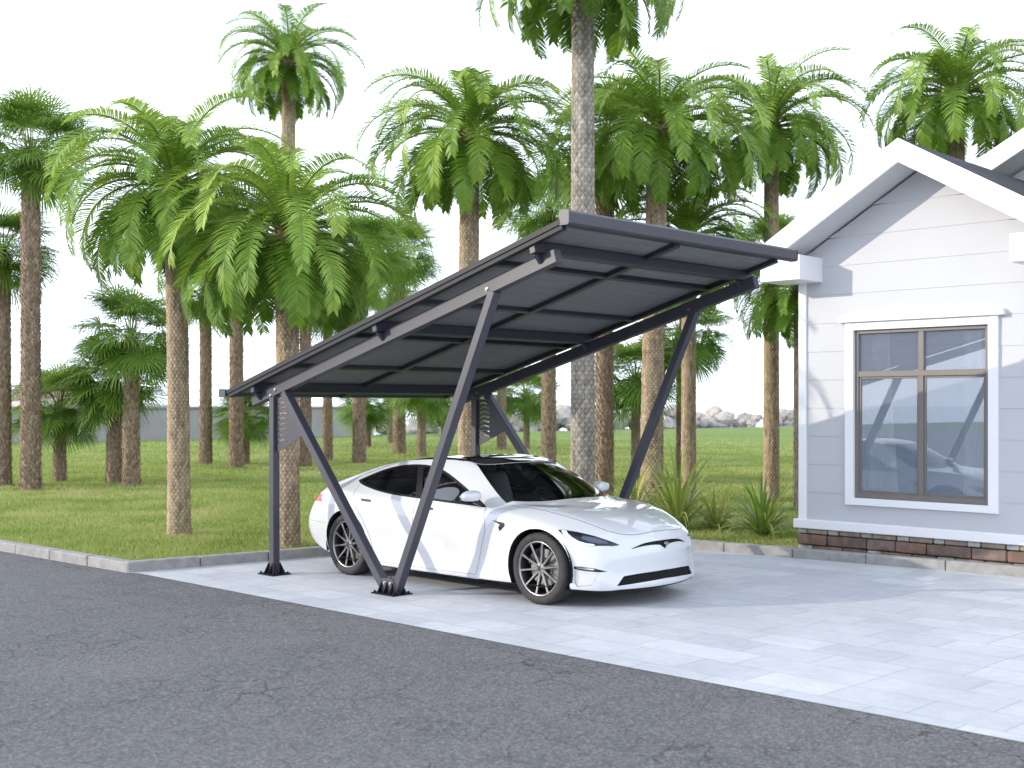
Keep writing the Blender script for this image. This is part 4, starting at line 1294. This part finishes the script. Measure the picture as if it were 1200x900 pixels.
    both(side(smooth_line(fw, 3)+smooth_line(fw2, 3)), (0, 1, 0), sm, 5)
    rw = [(-1.865, .960), (-2.227, .979), (-2.541, 1.012), (-2.82, 1.061), (-2.885, 1.085)]; rw2 = [(-2.885, 1.088), (-2.79, 1.128), (-2.59, 1.195), (-2.34, 1.244), (-2.1, 1.266), (-2.05, 1.267)]
    both(side(smooth_line(rw, 3)+smooth_line(rw2, 3)), (0, 1, 0), sm, 6)
    # windscreen, glass roof, rear screen
    def sym(pl):
        return pl+[(x, -y) for x, y in pl[::-1] if abs(y) > 1e-6]
    up = lambda c: c.z > .85
    wsl = smooth_line([(-1.035, 0), (-1.06, .28), (-1.125, .48), (-1.22, .605)], 4)+smooth_line([(-1.22, .605), (-1.05, .665), (-.82, .730), (-.575, .795)], 3)+smooth_line([(-.575, .795), (-.42, .60), (-.32, .34), (-.285, 0)], 4)
    cut(top(sym(wsl)), (0, 0, 1), up, 1)
    rf = smooth_line([(-1.052, 0), (-1.077, .28), (-1.14, .48), (-1.235, .592)], 4)+[(-1.40, .622), (-1.7, .628), (-2.1, .625), (-2.45, .61)]+smooth_line([(-2.45, .61), (-2.56, .35), (-2.60, 0)], 3)
    cut(top(sym(rf)), (0, 0, 1), lambda c: c.z > 1.0, 2)
    rg = smooth_line([(-2.625, 0), (-2.585, .35), (-2.475, .61)], 3)+[(-2.75, .612), (-3.1, .605), (-3.40, .590)]+smooth_line([(-3.40, .590), (-3.50, .35), (-3.54, 0)], 3)
    cut(top(sym(rg)), (0, 0, 1), lambda c: c.z > .95, 3)
    # front: lamps, grille, emblem bar
    fr = lambda c: c.x > .1
    HLN = (.72, .62, .30)
    hl = [(.221, .911, .746), (.293, .868, .744), (.395, .803, .727), (.523, .718, .693), (.635, .64, .651), (.70, .565, .615), (.705, .556, .608), (.67, .629, .600), (.607, .712, .602), (.538, .787, .600), (.485, .83, .606), (.41, .872, .635), (.343, .899, .666), (.275, .912, .708)]
    both(hl, HLN, fr, 10)
    drl = [(.255, .897, .742), (.29, .905, .700), (.352, .893, .660), (.42, .866, .625), (.49, .825, .608), (.548, .780, .604), (.572, .758, .611), (.548, .772, .622), (.50, .808, .627), (.435, .845, .644), (.372, .872, .680), (.322, .878, .715), (.300, .868, .740)]
    both(drl, HLN, fr, 11)
    ln = [(.44, .80, .700), (.54, .718, .674), (.62, .655, .642), (.645, .65, .622), (.59, .715, .622), (.52, .785, .640), (.455, .825, .672)]
    both(ln, HLN, fr, 12)
    both([(.415, .896, .408), (.473, .868, .409), (.587, .793, .394), (.669, .692, .362), (.625, .76, .357), (.534, .835, .366), (.458, .876, .374), (.418, .895, .383)], (.75, .65, 0), fr, 13)
    both([(.440, .885, .402), (.50, .853, .400), (.575, .80, .388), (.585, .79, .378), (.52, .845, .380), (.445, .883, .387)], (.75, .65, 0), fr, 21)
    both([(.425, .893, .372), (.52, .842, .356), (.615, .775, .346), (.60, .78, .30), (.555, .80, .235), (.44, .875, .213), (.428, .89, .25)], (.75, .65, 0), fr, 24)
    g = smooth_line([(.82, 0, .329), (.80, .305, .323), (.735, .50, .310), (.735, .53, .302)], 3)+[(.70, .605, .218)]+smooth_line([(.70, .605, .218), (.80, .31, .236), (.82, 0, .246)], 3)
    cut(g+[(p[0], -p[1], p[2]) for p in g[::-1] if p[1] > 1e-6], (1, 0, 0), lambda c: c.x > .4 and c.z < .5, 14)
    t = smooth_line([(.82, 0, .620), (.81, .165, .617), (.80, .295, .603), (.76, .430, .564)], 4)+smooth_line([(.76, .430, .560), (.79, .30, .579), (.81, .17, .584), (.81, .065, .577)], 4)+[(.82, .030, .556), (.82, 0, .536)]
    cut(t+[(p[0], -p[1], p[2]) for p in t[::-1] if p[1] > 1e-6], (1, 0, 0), lambda c: c.x > .4 and c.z > .4, 15)
    # side camera housing on the wing, door handles, tail lamps
    both(side([(-.608, .786), (-.50, .776), (-.434, .771), (-.425, .740), (-.495, .684), (-.515, .722), (-.492, .748)]), (0, 1, 0), sm, 16)
    for x0, x1, z in ((-2.72, -2.53, .876), (-1.70, -1.51, .845)):
        both(side([(x0, z+.014), (x0+.02, z+.019), (x1-.02, z+.013), (x1, z-.005), (x1-.02, z-.017), (x0+.03, z-.013)]), (0, 1, 0), sm, 17)
    both([(-3.9, .36, .865), (-3.8, .62, .900), (-3.7, .80, .905), (-3.6, .98, .888), (-3.6, .98, .815), (-3.8, .72, .79), (-3.9, .50, .79)], (-1, .45, 0), lambda c: c.x < -3.5, 18)
    # dark lower edge all round
    for f in bm.faces:
        c = f.calc_center_median()
        if f.normal.z < -.55 and c.z < .30: f[lay] = 19
    # shut lines
    fd = smooth_line([(-.752, .902), (-.712, .69), (-.776, .49), (-.835, .29), (-.862, .215)], 4)
    rd = smooth_line([(-2.87, 1.04), (-2.86, .95), (-2.80, .82), (-2.66, .655), (-2.56, .50), (-2.515, .36), (-2.50, .215)], 4)
    bl = [(-1.815, .945), (-1.832, .7), (-1.85, .45), (-1.862, .215)]
    sw = .0032
    paint_ids = {0}
    for pl in (fd, rd, bl, [(-.862, .213), (-1.3, .208), (-1.862, .206), (-2.2, .208), (-2.50, .213)]):
        both(side(ribbon(pl, sw)), (0, 1, 0), sm, 22, paint_ids)
    hood = smooth_line([(-.50, .80), (-.25, .782), (.10, .745), (.40, .655), (.60, .555), (.70, .42), (.748, .22), (.760, 0)], 4)
    h2 = [(x, -y) for x, y in hood[::-1]][1:]
    cut(top(ribbon(hood+h2, sw)), (0, 0, 1), lambda c: c.z > .55 and c.x > -.62, 20, paint_ids)
    both(side(ribbon([(-3.35, .575), (-3.55, .575), (-3.78, .582), (-3.95, .585)], .0025)), (0, 1, 0), lambda c: c.x < -3.3 and abs(c.y) > .3, 23, paint_ids)
    # ids of doors and bonnet by place only
    both(side(fd+bl[::-1]), (0, 1, 0), sm, 7, paint_ids, False)
    both(side(bl+rd[::-1]), (0, 1, 0), sm, 8, paint_ids, False)
    cut(top(hood+h2), (0, 0, 1), lambda c: c.z > .6 and c.x > -.6, 9, paint_ids, False)
    # throw the wheel openings away, turn the lip in
    bmesh.ops.delete(bm, geom=[f for f in bm.faces if f[lay] == 99], context='FACES')
    bm.normal_update()
    nrm = {v: v.normal.copy() for v in bm.verts}
    def extract(name, pred, mat, parent, push=0.0, mats=None):
        vm = {}; vs = []; ns = []; fs = []
        for f in bm.faces:
            if not pred(f): continue
            q = []
            for v in f.verts:
                if v not in vm: vm[v] = len(vs); vs.append(v.co+nrm[v]*push); ns.append(nrm[v])
                q.append(vm[v])
            fs.append(q)
        if not fs: return None
        me = mesh_of(name, vs, fs, [mat], True)
        me.normals_split_custom_set_from_vertices([tuple(n_) for n_ in ns])
        return link(name, me, parent)
    is_ = lambda *ids: (lambda f: f[lay] in ids)
    sd = lambda pid, s: (lambda f: f[lay] == pid and f.calc_center_median().y*s > 0)
    body = extract('body', is_(0), PAINT, CAR)
    # wheel arch lips: turn the open edge inwards
    lips = {}
    for e in bm.edges:
        if e.is_boundary:
            a, b_ = e.verts[0].co, e.verts[1].co
            s = 1 if a.y > 0 else -1; d = Vector((0, -s*.07, 0))
            lips.setdefault((s, a.x > -1.5), MB()).add([a, b_, b_+d, a+d], [(0, 1, 2, 3)])
    for lip in lips.values(): lip.build('arch_lip', UNDER, body)
    for cx in (0, RAX):
        for s in (-1, 1):
            a = MB(); pl = [(cx+.41*math.cos(R(q)), .352+.41*math.sin(R(q))) for q in range(-15, 196, 10)]
            vs = [(x, s*.93, z) for x, z in pl]+[(x, s*.55, z) for x, z in pl]; n = len(pl)
            a.add(vs, [(i, i+1, n+i+1, n+i) for i in range(n-1)]); a.add([(x, s*.55, z) for x, z in pl], [tuple(range(n))])
            a.build('arch_liner', UNDER, body, smooth=True)
    extract('underbody', is_(19), UNDER, CAR)
    extract('shut_line', is_(20), SEAM, CAR, -.004)
    for s in (-1, 1):
        for q in (22, 23): extract('shut_line', sd(q, s), SEAM, CAR, -.004)
    extract('bonnet', is_(9), PAINT, CAR)
    extract('windscreen', is_(1), WSG, CAR, -.002)
    extract('roof_glass', is_(2), ROOFG, CAR, -.001)
    extract('rear_screen', is_(3), WSG, CAR, -.002)
    for s in (-1, 1):
        extract('window_trim', sd(4, s), TRIM, CAR, -.002)
        d1 = extract('door', sd(7, s), PAINT, CAR); d2 = extract('door', sd(8, s), PAINT, CAR)
        extract('window', sd(5, s), SIDEG, d1, -.005); extract('window', sd(6, s), SIDEG, d2, -.005)
        for dd, rng_ in ((d1, (-1.8, -1.4)), (d2, (-2.95, -2.3))):
            extract('handle', lambda f, s=s, r_=rng_: f[lay] == 17 and f.calc_center_median().y*s > 0 and r_[0] < f.calc_center_median().x < r_[1], HANDLE, dd, .003)
        hl_ = extract('headlight', sd(10, s), BEZEL, CAR, -.004)
        extract('light_guide', sd(11, s), DRL, hl_, -.001); extract('lens', sd(12, s), LENS, hl_, -.001)
        fg = extract('fog_light', sd(13, s), TRIM, CAR, -.004); extract('chrome_strip', sd(21, s), CHROME, fg, -.002)
        extract('air_intake', sd(24, s), PAINT, CAR, -.008)
        extract('side_marker', sd(16, s), TRIM, CAR, .004)
        extract('tail_light', sd(18, s), TAIL, CAR, .001)
    gr = extract('lower_grille', is_(14), UNDER, CAR, -.02)
    # ribs of the grille
    for k in range(-5, 6):
        rb = MB()
        y = k*.095; x = .80-.22*(y/.775)**2
        rb.box(x-.02, x+.004, y-.004, y+.004, .245, .318)
        rb.build('grille_rib', TRIM, gr)
    fb = extract('front_bar', is_(15), UNDER, CAR, .002)
    # emblem: a T with a curved top, standing on the bar
    em = MB(); x = .838
    arc = [(-.036+.072*i/8, .600+.004*(1-((i-4)/4)**2)) for i in range(9)]
    em.prism([(y, z) for y, z in arc]+[(y, z-.004) for y, z in arc[::-1]], 'x', x-.02, x)
    em.prism([(-.033, .592), (-.012, .5955), (.012, .5955), (.033, .592), (.028, .584), (.010, .586), (.0, .549), (-.010, .586), (-.028, .584)], 'x', x-.02, x)
    em.build('emblem', CHROME, fb)
    # cabin lining: inner faces of the body round the passengers
    def lin(f):
        c = f.calc_center_median(); return f[lay] in (0, 4, 7, 8, 20, 22) and -3.5 < c.x < -.45 and c.z > .22
    L_ = extract('cabin_lining', lin, CABIN, CAR, -.035)
    bm.free()
car_build()

# ---- wheels
TYRE, nt, b = new_mat('tyre_rubber')
sset(b, 'Roughness', .8); v_ = coords(nt); n_ = tex_noise(nt, v_, 12, 4)
nt.links.new(ramp(nt, n_.outputs['Fac'], [(.3, (.022, .021, .020)), (.7, (.045, .042, .038))]), b.inputs['Base Color'])
RIM = simple('rim_silver', (.33, .325, .32), .28, metal=1, var=.03); RIMD = simple('rim_dark', (.05, .05, .052), .4, metal=.6); DISC = simple('brake_disc', (.30, .29, .28), .35, metal=1)
def make_wheel(cx, s):
    e = bpy.data.objects.new('wheel', None); COL.objects.link(e); e.parent = CAR; e.location = (cx, s*.83, WR)
    if s > 0: e.rotation_euler = (0, 0, PI)
    # built facing -y; outer face at y = -.125
    t = MB(); prof = [(.262, -.108), (.275, -.120), (.300, -.127), (.325, -.124), (.342, -.110), (.350, -.090)]
    for k in range(6):  # tread grooves
        y = -.085+k*.034
        prof += [(.352, y), (.352, y+.024), (.346, y+.0245), (.346, y+.0335)] if k < 5 else [(.352, y)]
    prof += [(.350, .09), (.342, .11), (.31, .125), (.262, .11)]
    t.lathe(prof, 72, 'y')
    # sipes across the shoulder
    sp = t
    for k in range(60):
        a = 2*PI*k/60; ca, sa = math.cos(a), math.sin(a)
        for y0, y1 in ((-.112, -.088), (.088, .112)):
            sp.bar((ca*.3455, y0, sa*.3455), (ca*.3505, y1, sa*.3505) if y0 < 0 else (ca*.3455, y1, sa*.3455), .010, .006, up=(ca, 0, sa), c=.001)
    t.build('tyre', TYRE, e, angle=40)
    rm = MB(); rm.lathe([(.258, .10), (.252, .05), (.240, -.04), (.246, -.09), (.256, -.108)], 64, 'y'); rim = rm.build('rim', RIMD, e, smooth=True)
    lp = MB(); lp.lathe([(.250, -.098), (.252, -.110), (.262, -.116), (.268, -.112), (.266, -.104)], 72, 'y'); lp.build('rim_lip', RIM, rim, smooth=True)
    for k in range(10):
        a = 2*PI*(k+.25)/10; ca, sa = math.cos(a), math.sin(a); tx = Vector((-sa, 0, ca)); rd_ = Vector((ca, 0, sa))
        sk = MB()
        st = [(.040, .015, -.092, -.050), (.10, .0125, -.094, -.055), (.18, .0105, -.100, -.062), (.254, .0135, -.107, -.075)]
        vs = []
        for r_, w_, yo, yi in st:
            for (ww, yy) in ((-w_*.55, yo), (w_*.55, yo), (w_, yo+.006), (w_, yi), (-w_, yi), (-w_, yo+.006)):
                vs.append(rd_*r_+tx*ww+Vector((0, yy, 0)))
        fs = []
        for i in range(3):
            for j in range(6): fs.append((i*6+j, i*6+(j+1) % 6, (i+1)*6+(j+1) % 6, (i+1)*6+j))
        fs += [(0, 1, 2, 3, 4, 5), (18, 19, 20, 21, 22, 23)]
        sk.add(vs, fs); sk.build('spoke', RIM, rim)
    hb_ = MB(); hb_.lathe([(0, -.103), (.026, -.102), (.030, -.096), (.052, -.094), (.058, -.085), (.058, -.03), (0, -.03)], 32, 'y'); hb_.build('hub', RIM, rim, angle=35)
    hc = MB(); hc.lathe([(0, -.106), (.020, -.1055), (.024, -.102)], 24, 'y'); hc.build('hub_cap', RIMD, rim)
    for k in range(5):
        a = 2*PI*k/5; nb = MB(); nb.lathe([(0, -.099), (.007, -.099), (.008, -.09)], 6, 'y', (.040*math.cos(a), 0, .040*math.sin(a))); nb.build('wheel_nut', RIMD, rim)
    dk = MB(); dk.lathe([(.06, -.02), (.185, -.02), (.185, .012), (.06, .012)], 48, 'y'); dk.lathe([(0, -.035), (.09, -.035), (.10, -.02)], 32, 'y'); dk.build('brake_disc', DISC, e, angle=35)
    cl_ = MB(); ang = [R(100+i*14) for i in range(6)]
    pl = [(.200*math.cos(a), .200*math.sin(a)) for a in ang]+[(.120*math.cos(a), .120*math.sin(a)) for a in ang[::-1]]
    cl_.prism(pl, 'y', -.045, .03); cl_.build('brake_caliper', RIMD, e)
    bk = MB(); bk.lathe([(0, .04), (.24, .04)], 32, 'y'); bk.build('wheel_back', UNDER, e)
for cx in (0, RAX):
    for s in (-1, 1): make_wheel(cx, s)

# ---- door mirrors
for s in (-1, 1):
    hsg = bmesh.new(); bmesh.ops.create_uvsphere(hsg, u_segments=32, v_segments=20, radius=1)
    for v in hsg.verts:
        x, y, z = [math.copysign(abs(q)**.72, q) for q in v.co]
        fx = 1 if x > 0 else .55                          # rounded front, flat back
        p = Vector((x*.075*fx, y*.118, z*.062*(1-.12*y*s)))
        if z < 0: p.z *= .75
        if x < -.0: p.x = max(p.x, -.04)
        # long tapered towards the body
        p.x *= 1-.25*y*s
        v.co = p+Vector((-.86, s*1.035, 1.012))
    me = bpy.data.meshes.new('wing_mirror'); hsg.to_mesh(me); hsg.free(); me.materials.append(PAINT)
    me.polygons.foreach_set('use_smooth', [True]*len(me.polygons)); mo = link('wing_mirror', me, CAR)
    a = MB(); a.bar((-.84, s*.89, .915), (-.855, s*1.0, .965), .06, .03, up=(0, 0, 1), c=.01); a.bar((-.80, s*.885, .908), (-.92, s*.885, .915), .03, .03, c=.008); a.build('mirror_arm', TRIM, mo)
    a = MB(); a.prism([(s*1.035+.105*math.cos(q)*1, 1.012+.048*math.sin(q)) for q in [2*PI*i/24 for i in range(24)]], 'x', -.905, -.899); a.build('mirror_glass', CHROME, mo)

# ---- cabin
def soft_box(name, c, half, mat, parent=CAR, rot=(0, 0, 0), bev=.05):
    a = MB(); a.hull_box(Matrix.Identity(3), Vector((0, 0, 0)), half, min(half)*.35)
    o = a.build(name, mat, parent); o.location = c; o.rotation_euler = rot
    md = o.modifiers.new('s', 'SUBSURF'); md.levels = 2; md.render_levels = 2
    o.data.polygons.foreach_set('use_smooth', [True]*len(o.data.polygons)); return o
for y in (-.38, .38):
    st_ = bpy.data.objects.new('seat', None); COL.objects.link(st_); st_.parent = CAR
    soft_box('cushion', (-1.55, y, .52), (.27, .26, .10), SEATM, st_, (0, R(-8), 0))
    soft_box('seat_back', (-1.90, y, .83), (.10, .25, .36), SEATM, st_, (0, R(-22), 0))
    soft_box('headrest', (-2.06, y, 1.20), (.06, .13, .10), SEATM, st_, (0, R(-15), 0))
bench = bpy.data.objects.new('seat', None); COL.objects.link(bench); bench.parent = CAR
soft_box('cushion', (-2.55, 0, .52), (.26, .62, .10), SEATM, bench); soft_box('seat_back', (-2.90, 0, .78), (.10, .62, .30), SEATM, bench, (0, R(-28), 0))
a = MB(); a.box(-3.4, -.5, -.80, .80, .24, .27); a.build('cabin_floor', CABIN, CAR)
dsh = MB(); dsh.prism([(-.46, .60), (-.46, .885), (-.62, .90), (-.95, .86), (-1.02, .80), (-1.0, .66)], 'y', -.76, .76); dsh.build('dashboard', CABIN, CAR, smooth=False)
a = MB(); a.hull_box(Matrix.Rotation(R(-18), 3, 'Y'), Vector((-1.03, 0, .86)), (.012, .20, .12), .006); a.build('touchscreen', TRIM, CAR)
a = MB(); pts = [Vector((-1.13+.17*math.sin(q)*-.35, .38+.17*math.cos(q), .86+.16*math.sin(q))) for q in [2*PI*i/28 for i in range(29)]]; a.tube(pts, .014, 8, False)
a.bar((-1.13, .22, .86), (-1.13, .54, .86), .03, .04); a.bar((-1.13, .38, .86), (-.98, .38, .80), .06, .06); a.build('steering_wheel', CABIN, CAR)
a = MB(); a.hull_box(Matrix.Identity(3), Vector((-1.02, 0, 1.255)), (.015, .11, .03), .01); a.build('rear_view_mirror', TRIM, CAR)
